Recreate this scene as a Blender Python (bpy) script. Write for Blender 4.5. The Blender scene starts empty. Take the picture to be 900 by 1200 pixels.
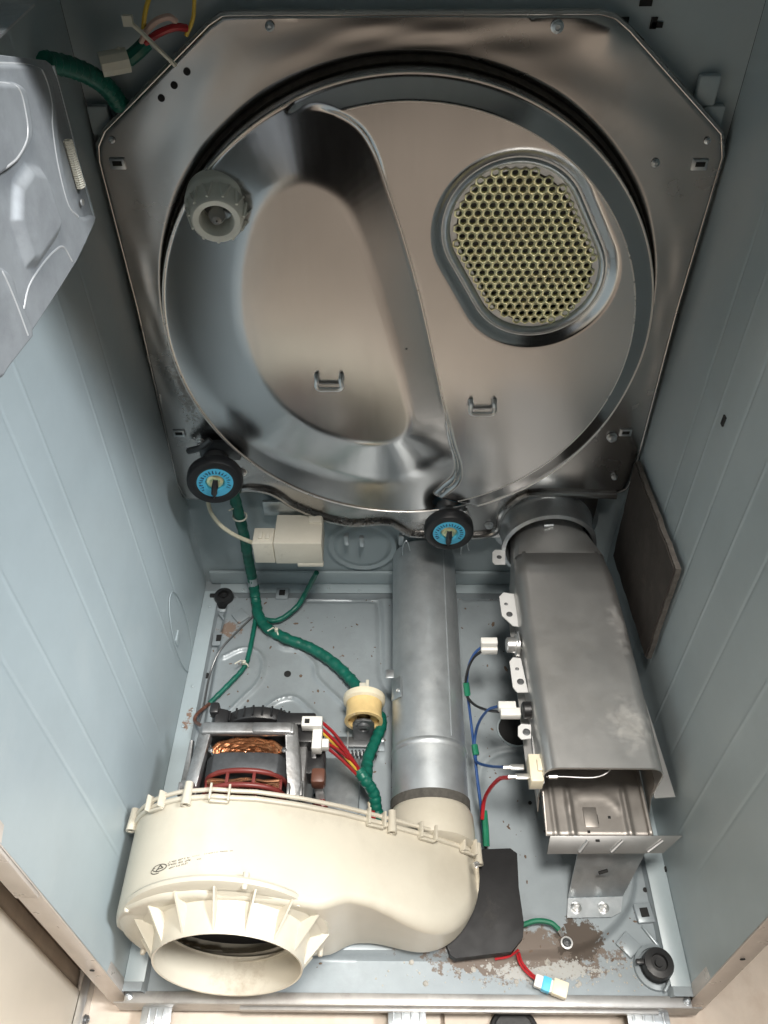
import bpy, bmesh, math, random
import numpy as np
from mathutils import Vector, Matrix
random.seed(7); np.random.seed(7)
R = math.radians
sc = bpy.context.scene
col = sc.collection

# ---------------------------------------------------------------- camera
CAM = Vector((-0.01543, -0.27734, 1.11356)); PITCH, YAW, ROLL, FPX = 0.79579, 0.018267, -0.01115, 967.18
_cp, _sp, _cy, _sy = math.cos(PITCH), math.sin(PITCH), math.cos(YAW), math.sin(YAW)
FW = Vector((-_sy*_cp, _cy*_cp, -_sp)); _r = Vector((_cy, _sy, 0)); _u = _r.cross(FW)
RT = math.cos(ROLL)*_r + math.sin(ROLL)*_u; UP = -math.sin(ROLL)*_r + math.cos(ROLL)*_u
cd = bpy.data.cameras.new('camera'); cam = bpy.data.objects.new('camera', cd); col.objects.link(cam)
cam.matrix_world = Matrix(((RT.x, UP.x, -FW.x, CAM.x), (RT.y, UP.y, -FW.y, CAM.y), (RT.z, UP.z, -FW.z, CAM.z), (0, 0, 0, 1)))
cd.sensor_fit = 'VERTICAL'; cd.sensor_height = 36; cd.sensor_width = 27; cd.lens = FPX/1200*36
cd.clip_start = 0.01; cd.clip_end = 100
sc.camera = cam
sc.render.resolution_x, sc.render.resolution_y = 768, 1024

# ---------------------------------------------------------------- light
w = bpy.data.worlds.new('World'); sc.world = w; w.use_nodes = True
bg = w.node_tree.nodes['Background']; bg.inputs[0].default_value = (1.0, 0.93, 0.86, 1); bg.inputs[1].default_value = 0.006
def area(name, loc, target, sx, sy, power, colr):
    l = bpy.data.lights.new(name, 'AREA'); l.shape = 'RECTANGLE'; l.size = sx; l.size_y = sy; l.energy = power; l.color = colr
    o = bpy.data.objects.new(name, l); col.objects.link(o); o.location = loc
    o.rotation_euler = (Vector(target)-Vector(loc)).to_track_quat('-Z', 'Y').to_euler(); return o
kl = area('ceiling_lamp', (0.14, -0.20, 2.28), (-0.03, 0.26, 0.0), 0.42, 0.42, 3.3, (1.0, 0.95, 0.88))
kl.data.spread = R(42)
wl = area('right_ceiling_lamp', (1.3, -0.20, 2.3), (-0.36, 0.14, 0.32), 0.35, 0.35, 4.0, (0.95, 0.98, 1.0)); wl.data.spread = R(38)
rl_ = area('added_room_fill', (0.7, -1.5, 2.45), (0.15, -1.35, 0.0), 0.5, 0.5, 10.0, (1.0, 0.955, 0.91)); rl_.data.spread = R(75)  # added fill behind the camera, brightens the floor mirrored in the steel
sc.view_settings.view_transform = 'Standard'; sc.view_settings.look = 'None'
sc.view_settings.exposure = 0.12; sc.view_settings.gamma = 1
sc.cycles.use_denoising = True
sc.cycles.max_bounces = 8

# ---------------------------------------------------------------- helpers
def ray(px, py): return FW + RT*((px-450)/FPX) - UP*((py-600)/FPX)
def on_y(px, py, Y): d = ray(px, py); return CAM + d*((Y-CAM.y)/d.y)
def on_z(px, py, Z): d = ray(px, py); return CAM + d*((Z-CAM.z)/d.z)
def on_x(px, py, X): d = ray(px, py); return CAM + d*((X-CAM.x)/d.x)

def mat(name, c, rough=.5, metal=0., var=.12, scale=18., bump=0., bscale=300., c2=None, lo=.45, hi=.6, rvar=.1, spec=.5, stretch=None, coat=0.):
    m = bpy.data.materials.new(name); m.use_nodes = True
    nt = m.node_tree; n = nt.nodes; L = nt.links; p = n['Principled BSDF']
    p.inputs['Roughness'].default_value = rough; p.inputs['Metallic'].default_value = metal
    p.inputs['Specular IOR Level'].default_value = spec; p.inputs['Coat Weight'].default_value = coat
    tc = n.new('ShaderNodeTexCoord'); src = tc.outputs['Object']
    if stretch:
        mp = n.new('ShaderNodeMapping'); mp.inputs['Scale'].default_value = stretch; L.new(src, mp.inputs[0]); src2 = mp.outputs[0]
    else: src2 = src
    nz = n.new('ShaderNodeTexNoise'); nz.inputs['Scale'].default_value = scale; nz.inputs['Detail'].default_value = 6; nz.inputs['Roughness'].default_value = .65
    L.new(src, nz.inputs['Vector'])
    rp = n.new('ShaderNodeValToRGB'); rp.color_ramp.elements[0].position = .3; rp.color_ramp.elements[1].position = .7
    a = [max(0, x*(1-var)) for x in c]; b = [min(1, x*(1+var)) for x in c]
    rp.color_ramp.elements[0].color = (*a, 1); rp.color_ramp.elements[1].color = (*b, 1)
    L.new(nz.outputs['Fac'], rp.inputs[0]); cur = rp.outputs[0]
    if c2 is not None:
        n2 = n.new('ShaderNodeTexNoise'); n2.inputs['Scale'].default_value = scale*.55; n2.inputs['Detail'].default_value = 9; n2.inputs['Roughness'].default_value = .72
        L.new(src, n2.inputs['Vector'])
        mr = n.new('ShaderNodeMapRange'); mr.inputs[1].default_value = lo; mr.inputs[2].default_value = hi; L.new(n2.outputs['Fac'], mr.inputs[0])
        mx = n.new('ShaderNodeMix'); mx.data_type = 'RGBA'; mx.inputs[7].default_value = (*c2, 1)
        L.new(mr.outputs[0], mx.inputs[0]); L.new(cur, mx.inputs[6]); cur = mx.outputs[2]
    L.new(cur, p.inputs['Base Color'])
    if rvar:
        r2 = n.new('ShaderNodeTexNoise'); r2.inputs['Scale'].default_value = scale*1.7; r2.inputs['Detail'].default_value = 5; L.new(src2, r2.inputs['Vector'])
        m2 = n.new('ShaderNodeMapRange'); m2.inputs[3].default_value = max(.02, rough-rvar); m2.inputs[4].default_value = min(1, rough+rvar)
        L.new(r2.outputs['Fac'], m2.inputs[0]); L.new(m2.outputs[0], p.inputs['Roughness'])
    if bump:
        bz = n.new('ShaderNodeTexNoise'); bz.inputs['Scale'].default_value = bscale; bz.inputs['Detail'].default_value = 3; L.new(src2, bz.inputs['Vector'])
        bp = n.new('ShaderNodeBump'); bp.inputs['Strength'].default_value = bump; bp.inputs['Distance'].default_value = .001
        L.new(bz.outputs['Fac'], bp.inputs['Height']); L.new(bp.outputs[0], p.inputs['Normal'])
    m['col'] = cur.node.name
    return m

def stain(m, c, centre, radius, scale=40., lo=.42, hi=.52, rough=None, soft=.6):
    """a stain of its own colour and ragged outline round a place on the thing (object space)"""
    nt = m.node_tree; n = nt.nodes; L = nt.links; p = n['Principled BSDF']
    tc = n.new('ShaderNodeTexCoord'); mp = n.new('ShaderNodeMapping'); mp.vector_type = 'TEXTURE'
    mp.inputs['Location'].default_value = centre; mp.inputs['Scale'].default_value = radius
    L.new(tc.outputs['Object'], mp.inputs[0])
    ln = n.new('ShaderNodeVectorMath'); ln.operation = 'LENGTH'; L.new(mp.outputs[0], ln.inputs[0])
    nz = n.new('ShaderNodeTexNoise'); nz.inputs['Scale'].default_value = scale; nz.inputs['Detail'].default_value = 8; nz.inputs['Roughness'].default_value = .7
    L.new(tc.outputs['Object'], nz.inputs['Vector'])
    ma = n.new('ShaderNodeMath'); ma.operation = 'MULTIPLY_ADD'; ma.inputs[1].default_value = -.35*soft/.6; L.new(ln.outputs['Value'], ma.inputs[0])
    ad = n.new('ShaderNodeMath'); ad.operation = 'ADD'; ad.inputs[1].default_value = .22; L.new(nz.outputs['Fac'], ad.inputs[0]); L.new(ad.outputs[0], ma.inputs[2])
    mr = n.new('ShaderNodeMapRange'); mr.inputs[1].default_value = lo; mr.inputs[2].default_value = hi; L.new(ma.outputs[0], mr.inputs[0])
    mx = n.new('ShaderNodeMix'); mx.data_type = 'RGBA'; mx.inputs[7].default_value = (*c, 1)
    old = p.inputs['Base Color'].links[0].from_socket
    L.new(mr.outputs[0], mx.inputs[0]); L.new(old, mx.inputs[6]); L.new(mx.outputs[2], p.inputs['Base Color'])
    if rough is not None:
        for nm, val in (('Roughness', rough), ('Metallic', 0.)):
            mm = n.new('ShaderNodeMix'); mm.inputs[3].default_value = val
            ip = p.inputs[nm]
            if ip.links: L.new(ip.links[0].from_socket, mm.inputs[2])
            else: mm.inputs[2].default_value = ip.default_value
            L.new(mr.outputs[0], mm.inputs[0]); L.new(mm.outputs[0], ip)
    return m

class MB:
    def __init__(s): s.v = []; s.f = []
    def add(s, vs, fs):
        o = len(s.v); s.v += [tuple(x) for x in vs]; s.f += [tuple(i+o for i in f) for f in fs]; return s
    def box(s, c, sz, rot=None):
        x, y, z = sz[0]/2, sz[1]/2, sz[2]/2
        vs = [Vector(p) for p in ((-x,-y,-z),(x,-y,-z),(x,y,-z),(-x,y,-z),(-x,-y,z),(x,-y,z),(x,y,z),(-x,y,z))]
        if rot is not None: vs = [rot @ p for p in vs]
        return s.add([p+Vector(c) for p in vs], [(0,3,2,1),(4,5,6,7),(0,1,5,4),(1,2,6,5),(2,3,7,6),(3,0,4,7)])
    def tube(s, path, r, n=8, cap=True, twist=0):
        P = [Vector(p) for p in path]; k = len(P)
        rr = r if hasattr(r, '__len__') else [r]*k
        T = [(P[min(i+1, k-1)]-P[max(i-1, 0)]).normalized() for i in range(k)]
        a = Vector((0, 0, 1)) if abs(T[0].z) < .9 else Vector((1, 0, 0))
        N = (a - T[0]*a.dot(T[0])).normalized(); vs = []
        for i in range(k):
            N = (N - T[i]*N.dot(T[i])).normalized(); B = T[i].cross(N)
            for j in range(n):
                t = 2*math.pi*j/n + twist*i
                vs.append(P[i] + (N*math.cos(t)+B*math.sin(t))*rr[i])
        fs = [(i*n+j, i*n+(j+1) % n, (i+1)*n+(j+1) % n, (i+1)*n+j) for i in range(k-1) for j in range(n)]
        if cap: fs += [tuple(range(n))[::-1], tuple(range((k-1)*n, k*n))]
        return s.add(vs, fs)
    def lathe(s, prof, o, axis, n=32, close=False):
        """prof: (radius, height along axis)"""
        ax = Vector(axis).normalized(); a = Vector((0, 0, 1)) if abs(ax.z) < .9 else Vector((1, 0, 0))
        N = (a-ax*a.dot(ax)).normalized(); B = ax.cross(N); o = Vector(o); vs = []
        for r, h in prof:
            for j in range(n):
                t = 2*math.pi*j/n; vs.append(o+ax*h+(N*math.cos(t)+B*math.sin(t))*r)
        k = len(prof)
        fs = [(i*n+j, i*n+(j+1) % n, (i+1)*n+(j+1) % n, (i+1)*n+j) for i in range(k-1 if not close else k) for j in range(n)] if not close else \
             [(i*n+j, i*n+(j+1) % n, ((i+1) % k)*n+(j+1) % n, ((i+1) % k)*n+j) for i in range(k) for j in range(n)]
        return s.add(vs, fs)
    def prism(s, poly, d):
        """poly: 3D points of one planar outline, d: offset vector"""
        n = len(poly); d = Vector(d); P = [Vector(p) for p in poly]
        return s.add(P+[p+d for p in P], [tuple(range(n))[::-1], tuple(range(n, 2*n))]+[(i, (i+1) % n, (i+1) % n+n, i+n) for i in range(n)])
    def grid(s, X, Y, Z, wrap=False):
        a, b = X.shape
        s2 = np.stack([X, Y, Z], -1).reshape(-1, 3)
        i, j = np.meshgrid(np.arange(a-1), np.arange(b if wrap else b-1), indexing='ij')
        j2 = (j+1) % b
        F = np.stack([i*b+j, i*b+j2, (i+1)*b+j2, (i+1)*b+j], -1).reshape(-1, 4)
        return s.add(s2.tolist(), F.tolist())
    def build(s, name, m, parent=None, bevel=0., ang=35, seg=2, smooth=True, solid=0.):
        me = bpy.data.meshes.new(name); me.from_pydata(s.v, [], s.f); me.update()
        bm = bmesh.new(); bm.from_mesh(me)
        if bevel:
            es = [e for e in bm.edges if len(e.link_faces) == 2 and e.calc_face_angle(0) > R(30)]
            bmesh.ops.bevel(bm, geom=es, offset=bevel, segments=seg, affect='EDGES', profile=.5, clamp_overlap=True)
        if not solid: bmesh.ops.recalc_face_normals(bm, faces=bm.faces)
        bm.to_mesh(me); bm.free()
        if smooth:
            me.polygons.foreach_set('use_smooth', [True]*len(me.polygons)); me.set_sharp_from_angle(angle=R(ang))
        me.materials.append(m)
        o = bpy.data.objects.new(name, me); col.objects.link(o)
        if solid:
            md = o.modifiers.new('thickness', 'SOLIDIFY'); md.thickness = abs(solid); md.offset = -1 if solid > 0 else 1
        if parent is not None:
            o.parent = parent; pp = parent; M = Matrix.Identity(4)
            M = parent_world(parent).inverted(); o.matrix_parent_inverse = M
        return o
def parent_world(p):
    if p.parent is None: return Matrix.Translation(p.location)
    return Matrix.Identity(4)   # child meshes are written in world coordinates
def tag(o, label=None, cat=None, group=None, kind=None):
    for k, v in (('label', label), ('category', cat), ('group', group), ('kind', kind)):
        if v: o[k] = v
    return o
def thing(name, loc, label, cat, group=None):
    o = bpy.data.objects.new(name, None); col.objects.link(o); o.location = loc; o.empty_display_size = .02
    return tag(o, label, cat, group)
def smooth(pts, n=6):
    P = [Vector(p) for p in pts]; out = []
    for i in range(len(P)-1):
        a = P[i-1] if i else P[0]*2-P[1]; b, c = P[i], P[i+1]; d = P[i+2] if i+2 < len(P) else P[-1]*2-P[-2]
        for k in range(n):
            t = k/n
            out.append(.5*((2*b)+(c-a)*t+(2*a-5*b+4*c-d)*t*t+(3*b-a-3*c+d)*t**3))
    out.append(P[-1]); return out
def wire(pts, r, m, name, parent=None, n=8): return MB().tube(smooth(pts), r*.88, n).build(name, m, parent)
def arr(v): return np.array([tuple(p) for p in v])
def seg_dist(U, V, pts, closed=False):
    """distance of points to a polyline in 2D"""
    d = np.full(U.shape, 1e9); k = len(pts)
    for i in range(k if closed else k-1):
        (ax, ay), (bx, by) = pts[i], pts[(i+1) % k]
        dx, dy = bx-ax, by-ay; L2 = dx*dx+dy*dy+1e-12
        t = np.clip(((U-ax)*dx+(V-ay)*dy)/L2, 0, 1)
        d = np.minimum(d, np.hypot(U-ax-t*dx, V-ay-t*dy))
    return d
def inside(U, V, pts):
    c = np.zeros(U.shape, bool); k = len(pts)
    for i in range(k):
        (ax, ay), (bx, by) = pts[i], pts[(i+1) % k]
        if ay == by: continue
        c ^= ((ay > V) != (by > V)) & (U < (bx-ax)*(V-ay)/(by-ay)+ax)
    return c
def sdf(U, V, pts): return np.where(inside(U, V, pts), -1, 1)*seg_dist(U, V, pts, True)
def sst(x, a, b): t = np.clip((x-a)/(b-a), 0, 1); return t*t*(3-2*t)
def smooth2(pts, n=6, closed=False):
    P = [tuple(p) for p in pts]
    if closed:
        Q = P[-2:]+P+P[:3]; s = smooth([(a, b, 0) for a, b in Q], n); s = s[2*n:(2+len(P))*n]
    else: s = smooth([(a, b, 0) for a, b in P], n)
    return [(p.x, p.y) for p in s]
def circ(c, r, axis, n=24):
    ax = Vector(axis).normalized(); a = Vector((0, 0, 1)) if abs(ax.z) < .9 else Vector((1, 0, 0))
    N = (a-ax*a.dot(ax)).normalized(); B = ax.cross(N)
    return [Vector(c)+(N*math.cos(2*math.pi*j/n)+B*math.sin(2*math.pi*j/n))*r for j in range(n)]
def screw(p, nrm, r, m, parent, name='screw'):
    b = MB(); b.lathe([(r*1.15, 0), (r*1.15, r*.15), (r*.95, r*.25), (r*.95, r*.8), (r*.5, r*1.05), (r*.35, r*.7), (0.0001, r*.7)], p, nrm, 14)
    return b.build(name, m, parent)
def disc(p, nrm, r, h, m, parent, name, n=20):
    return MB().lathe([(r, -.0005), (r, h), (r*.85, h+r*.04), (.0001, h+r*.04)], p, nrm, n).build(name, m, parent)

# ---------------------------------------------------------------- materials
paint = mat('grey_blue_paint', (.385, .452, .478), .36, 0, .06, 7, .04, 420, c2=(.43, .485, .50), lo=.52, hi=.72, rvar=.13)
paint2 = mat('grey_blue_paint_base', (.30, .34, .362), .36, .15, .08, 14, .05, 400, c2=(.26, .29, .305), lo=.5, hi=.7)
steel = mat('brushed_bare_steel', (.49, .487, .485), .21, 1, .04, 6, .010, 900, rvar=.04, stretch=(14, 14, .6))
highlight_steel = mat('steel_edge_highlight', (.72, .69, .655), .30, .75, .05, 30)  # lighter steel for the highlight lines on the disc
steel_plate = mat('bare_steel_plate', (.46, .45, .44), .26, 1, .06, 7, .012, 800, rvar=.06, c2=(.34, .315, .295), lo=.58, hi=.8)
galv = mat('galvanised_steel', (.60, .63, .65), .36, .9, .10, 45, .05, 260, c2=(.50, .54, .56), lo=.45, hi=.62, rvar=.1)
highlight_galv = mat('pressed_edge_highlight', (.72, .74, .76), .35, .5, .05, 40)  # light tone for the painted highlights on the stamped panel
tabm = mat('bright_zinc_tab', (.78, .78, .77), .45, .25, .05, 40)
railm = mat('dull_front_rail', (.40, .39, .375), .45, .7, .12, 30, .05, 260, c2=(.28, .265, .25), lo=.5, hi=.7)
galv_panel = mat('dull_galvanised_panel', (.34, .365, .39), .55, .40, .08, 45, .05, 260, c2=(.29, .31, .335), lo=.45, hi=.62, rvar=.1)
galv_pipe = mat('galvanised_pipe', (.54, .575, .595), .48, .78, .10, 30, .04, 260, c2=(.66, .69, .70), lo=.52, hi=.72, rvar=.12)
heat = mat('aluminised_heater_steel', (.50, .495, .485), .42, .88, .06, 16, .04, 300, c2=(.45, .44, .42), lo=.5, hi=.75, rvar=.08)
stain(heat, (.53, .515, .475), (.278, .25, .2), (.04, .05, .05), 60, .46, 1.15, .55)
stain(heat, (.55, .54, .52), (.29, .40, .2), (.018, .07, .05), 50, .48, 1.25, .55)
tray = mat('heat_tinted_tray_steel', (.36, .335, .31), .46, .8, .12, 18, .05, 300, c2=(.26, .235, .21), lo=.5, hi=.75)
alu = mat('bright_tab_steel', (.78, .78, .77), .35, .9, .06, 30)
zinc = mat('yellow_zinc_steel', (.98, .88, .56), .40, .85, .12, 40, 0)
dark = mat('dark_void', (.012, .012, .012), .8, 0, .1, 20)
black = mat('black_plastic', (.018, .018, .019), .38, 0, .2, 30, .1, 300)
rubber = mat('black_rubber', (.014, .015, .017), .45, 0, .2, 40, .15, 250)
flapm = mat('black_rubber_sheet', (.009, .009, .010), .5, 0, .25, 30, .1, 200)
flapm.node_tree.nodes['Principled BSDF'].inputs['Specular IOR Level'].default_value = .25
stain(flapm, (.05, .048, .046), (.105, .085, .03), (.018, .03, .06), 90, .54, .85, .7)
cyan = mat('cyan_hub_plastic', (.10, .55, .82), .45, 0, .05, 40)
navy = mat('navy_print', (.01, .07, .16), .5, 0, .05, 40)
cream = mat('aged_cream_plastic', (.565, .525, .435), .34, 0, .05, 11, .03, 160, c2=(.47, .425, .34), lo=.50, hi=.85, rvar=.08)
cream2 = mat('cream_plastic_box', (.78, .73, .62), .5, 0, .05, 20, .05, 200, c2=(.40, .36, .29), lo=.56, hi=.78)
white = mat('white_connector_plastic', (.80, .79, .75), .4, 0, .04, 40)
lampwhite = mat('ivory_lamp_socket', (.90, .90, .82), .42, 0, .06, 50)
amber = mat('amber_nylon', (.78, .58, .27), .38, 0, .10, 60)
ivory = mat('ivory_nylon', (.80, .73, .56), .4, 0, .05, 50)
green = mat('green_harness_tape', (.004, .115, .080), .42, 0, .25, 60, .2, 120)
green2 = mat('green_wire', (.012, .17, .09), .4, 0, .15, 80)
red = mat('red_wire', (.40, .016, .022), .38, 0, .1, 60)
blue = mat('blue_wire', (.025, .075, .23), .38, 0, .1, 60)
yellow = mat('yellow_wire', (.72, .50, .07), .4, 0, .1, 60)
brown = mat('brown_wire', (.14, .06, .04), .45, 0, .15, 60)
blackw = mat('black_wire', (.016, .016, .018), .4, 0, .1, 60)
pinkw = mat('pale_pink_wire', (.60, .42, .36), .45, 0, .08, 60)
creamw = mat('cream_wire', (.62, .58, .44), .45, 0, .08, 60)
ziptie = mat('natural_zip_tie', (.68, .66, .56), .4, 0, .06, 60)
cast = mat('cast_aluminium', (.42, .425, .43), .45, .85, .14, 40, .25, 220, c2=(.27, .265, .26), lo=.42, hi=.62)
lamin = mat('motor_lamination', (.085, .09, .096), .5, .4, .25, 60, .1, 300)
copper = mat('copper_winding', (.46, .20, .095), .28, .9, .2, 90)
copper2 = mat('lacquered_copper', (.55, .28, .16), .3, .9, .2, 90)
redbob = mat('red_brown_bobbin', (.18, .032, .027), .4, 0, .15, 50)
brd = mat('dark_insulation_board', (.045, .037, .032), .8, 0, .22, 30, .35, 180, c2=(.075, .062, .052), lo=.52, hi=.7)
brd_edge = mat('rough_board_edge', (.10, .09, .08), .9, 0, .35, 120, .8, 250)
greymet = mat('grey_bracket_steel', (.16, .165, .17), .42, .7, .12, 40)
gap_shade = mat('dark_gap_shade', (.085, .066, .052), .95, 0, .3, 120, .4, 300)  # dark colour that puts shade into the gap round the disc
foam = mat('dark_foam_band', (.085, .08, .07), .9, 0, .3, 120, .4, 300)
print_ink = mat('print_ink', (.10, .095, .08), .6, 0, .2, 300)
flange_w = mat('painted_front_flange', (.60, .545, .50), .3, .1, .06, 20)
tilem = mat('beige_floor_tile', (.66, .57, .48), .42, 0, .10, 14, .06, 120, c2=(.55, .44, .35), lo=.50, hi=.70)
grout = mat('grey_brown_grout', (.26, .215, .175), .9, 0, .2, 60, .3, 200)
creamp = mat('cream_lacquered_panel', (.84, .76, .64), .35, 0, .03, 12)
trim = mat('tan_trim', (.40, .33, .26), .5, 0, .15, 30)
trimd = mat('dark_brown_trim', (.10, .065, .045), .6, 0, .2, 30)
lint = mat('lint_and_scale', (.42, .40, .36), .9, 0, .3, 120, .6, 300)
rust = mat('brown_grime', (.16, .115, .085), .9, 0, .3, 90, .5, 300)
glassm = mat('bulb_glass', (.45, .45, .43), .06, 0, 0, 10, rvar=0); glassm.node_tree.nodes['Principled BSDF'].inputs['Transmission Weight'].default_value = .55
stain(cream, (.27, .20, .14), (-.292, .02, .075), (.022, .03, .035), 120, .48, .75, .7)
stain(cream, (.40, .34, .26), (-.20, .0, .035), (.10, .05, .022), 90, .50, .85, .6)
stain(cream, (.45, .39, .30), (.03, .10, .03), (.08, .08, .03), 60, .48, .90, .5)
stain(cream, (.47, .43, .35), (-.10, .14, .20), (.16, .014, .08), 70, .45, .90, .5)
# grime on the base pan: an old water mark of brown residue near the front lip
GR = (.19, .155, .13)
stain(paint2, GR, (.14, .046, 0), (.135, .033, .1), 55, .38, .43, .85, soft=.7)
stain(paint2, (.10, .08, .065), (.215, .062, 0), (.035, .03, .1), 70, .42, .47, .9)
stain(paint2, (.42, .42, .40), (.17, .03, 0), (.11, .016, .1), 70, .52, .55, .8)
stain(paint2, (.22, .16, .125), (-.285, .53, 0), (.03, .025, .1), 110, .50, .56, .9)
stain(paint, (.24, .16, .12), (-.325, .36, 0), (.012, .035, .03), 90, .5, .56, .9)
stain(steel_plate, (.20, .185, .17), (-.295, .61, .46), (.02, .1, .11), 150, .46, .80, .6)
stain(steel_plate, (.24, .215, .19), (-.05, .61, .17), (.12, .1, .030), 120, .48, .85, .6)
stain(steel_plate, (.16, .14, .12), (.17, .60, .235), (.05, .1, .03), 90, .55, .95, .6)

# ================================================================ SETTING: floor
FZ = -.045
fl = MB().box((0, -1.3, FZ-.03), (5, 5, .05)).build('floor', grout, None); tag(fl, kind='structure')
T = .44; tm = None
for ix in range(-4, 5):
    for iy in range(-6, 2):
        cx = .0445-T/2+ix*T+T; cy = -.28-T/2+iy*T+T
        if tm is None:
            tl = MB().box((0, 0, 0), (T-.004, T-.004, .012)).build('tile', tilem, fl, bevel=.0025)
            tm = tl.data
        else:
            tl = bpy.data.objects.new('tile', tm); col.objects.link(tl); tl.parent = fl; tl.matrix_parent_inverse = Matrix.Identity(4)
        tl.location = (cx, cy, FZ-.004+random.uniform(-.0006, .0006)); tl.rotation_euler.z = random.choice((0, math.pi/2, math.pi))

# ================================================================ dryer cabinet
D = .632; HX = .34; TOP = .985
cab = thing('dryer_cabinet', (0, .3, FZ), 'grey blue painted sheet metal dryer cabinet, opened at the front', 'dryer cabinet')
def wall_x(X, sgn, beads, creases, name):
    y = np.linspace(.0, D, 560); z = np.linspace(-.02, TOP, 60)
    Yg, Zg = np.meshgrid(y, z, indexing='ij'); h = np.zeros_like(Yg)
    for b, amp, wd in beads: h += amp*np.exp(-((Yg-b)/wd)**2)*sst(Zg, .07, .1)
    for c_ in creases: h -= .0007*np.exp(-((Yg-c_)/.0025)**2)*sst(Zg, .12, .16)
    h += .0012*np.sin(Yg*9+1)*np.sin(Zg*6)
    b = MB().grid(X+sgn*h, Yg, Zg)
    return b.build(name, paint, cab, solid=0)
lw = wall_x(-HX, 1, [(.16, .0007, .0024), (.30, .0007, .0024), (.42, .0006, .0024)], [.11, .255, .49], 'side_wall')
rw = wall_x(HX, -1, [(.16, .0007, .0024), (.31, .0007, .0024), (.44, .0006, .0024)], [.10, .245, .38, .49], 'side_wall')
# outer skins and front return flanges
for s in (-1, 1):
    MB().box((s*.3635, .316, .472), (.0015, .632, 1.026)).build('outer_skin', flange_w, cab)
    b = MB(); b.box((s*(HX+.0115), -.0008, .468), (.0245, .0016, 1.02)); b.build('front_flange', flange_w, cab, bevel=.0006)
    MB().box((s*(HX+.0005), .007, .47), (.002, .014, 1.01)).build('flange_lip', flange_w, cab, bevel=.0005)
# reinforcing bracket, left flange
p = on_y(20, 1030, -.003)
MB().box((-HX-.010, -.004, p.z+.09), (.022, .004, .26)).build('flange_bracket', flange_w, cab, bevel=.0015)
for s, zz in ((-1, .10), (-1, .33), (1, .16)): disc((s*(HX+.012), -.0017, zz), (0, -1, 0), .0028, .0006, dark, cab, 'screw_hole', 12)
# back wall with round vent knockout
x = np.linspace(-HX, HX, 240); z = np.linspace(-.01, TOP, 300)
Xg, Zg = np.meshgrid(x, z, indexing='ij')
kc = on_y(425, 640, D); kr = np.hypot((Xg-kc.x), (Zg-kc.z))
h = .004*(1-sst(kr, .055, .061)) - .003*np.exp(-((kr-.048)/.004)**2)
h += .003*np.exp(-((Zg-.30)/.02)**2)+.0018*np.exp(-((Xg+.17)/.006)**2)*sst(Zg, .05, .08)
MB().grid(Xg, D-h, Zg).build('back_wall', paint, cab)
for px, py, ww, hh in ((757, 3, .012, .006), (766, 27, .006, .010), (770, 29, .011, .005), (749, 50, .008, .007), (731, 26, .009, .009)):
    q = on_y(px, py, D-.001); MB().box(q, (ww, .002, hh)).build('wall_slot', dark, cab)
for px, py in ((828, 105), (833, 140), (118, 140)):
    q = on_y(px, py, D-.006); MB().box(q, (.022, .01, .03)).build('wall_bracket', paint, cab, bevel=.003)
# top cover, rear part
MB().box((0, .46, TOP+.006), (2*HX+.05, .345, .012)).build('top_cover', paint, cab, bevel=.002)

# base pan (pressed sheet)
x = np.linspace(-HX, HX, 300); y = np.linspace(.0, D, 280)
Xg, Yg = np.meshgrid(x, y, indexing='ij')
def fl_pts(pp, z=0): return [tuple(on_z(a, b_, z)[:2]) for a, b_ in pp]
h = np.zeros_like(Xg)
plate_poly = smooth2(fl_pts([(745, 1015), (738, 1060), (712, 1095), (670, 1116), (600, 1122), (480, 1122), (380, 1120), (250, 1116)]), 5)
pol = plate_poly + [(-.30, .04), (-.30, .60), (.29, .60), (.29, .2)]
h += .013*(1-sst(sdf(Xg, Yg, pol), -.005, .005))
def ridge(pp, a, wd, z=0):
    global h
    d = seg_dist(Xg, Yg, smooth2(fl_pts(pp, z), 5)); h = h + a*np.exp(-(d/wd)**2)
Z0 = .01
ridge([(352, 704), (400, 704), (436, 704), (444, 712), (446, 760), (448, 795), (460, 818)], -.006, .0055, Z0)
ridge([(262, 843), (285, 820), (302, 803), (309, 782), (303, 767), (285, 762), (262, 772)], .0045, .004, Z0)
ridge([(318, 748), (330, 760), (350, 764), (368, 780), (372, 796), (398, 822), (420, 842)], .0045, .004, Z0)
ridge([(310, 833), (326, 822), (345, 819), (360, 830), (378, 848)], .0045, .004, Z0)
ridge([(534, 706), (533, 745), (538, 790)], -.005, .005, Z0)
ridge([(630, 880), (590, 882), (570, 892), (562, 910), (560, 960), (563, 1000)], -.005, .006, Z0)
ridge([(545, 703), (600, 700)], -.004, .005, Z0)
# raised perimeter ledges
led = np.minimum(np.minimum(Xg+HX, HX-Xg), D-Yg)
h = np.maximum(h, .012*(1-sst(led, .024, .027)))
h += .0006*np.sin(Xg*23+2)*np.sin(Yg*19)
PAN = h.copy()
def pan_z(px_, py_):
    i = int(np.clip((px_+HX)/(2*HX)*299, 0, 299)); j = int(np.clip(py_/D*279, 0, 279)); return float(PAN[i, j])
def fp(px, py, up=0.):
    z = .01
    for _ in range(4):
        q = on_z(px, py, z+up); z = pan_z(q.x, q.y)
    return on_z(px, py, z+up)
MB().grid(Xg, Yg, h).build('base_pan', paint2, cab)
for s in (-1, 1): MB().box((s*(HX-.0127), .31, .0128), (.0245, .60, .0016)).build('floor_flange', paint, cab, bevel=.0005)
MB().box((0, D-.0130, .0130), (.628, .0245, .0016)).build('floor_flange', paint, cab, bevel=.0005)
MB().box((0, D-.0045, .03), (.66, .006, .03)).build('rear_step', paint, cab, bevel=.002)
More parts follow.
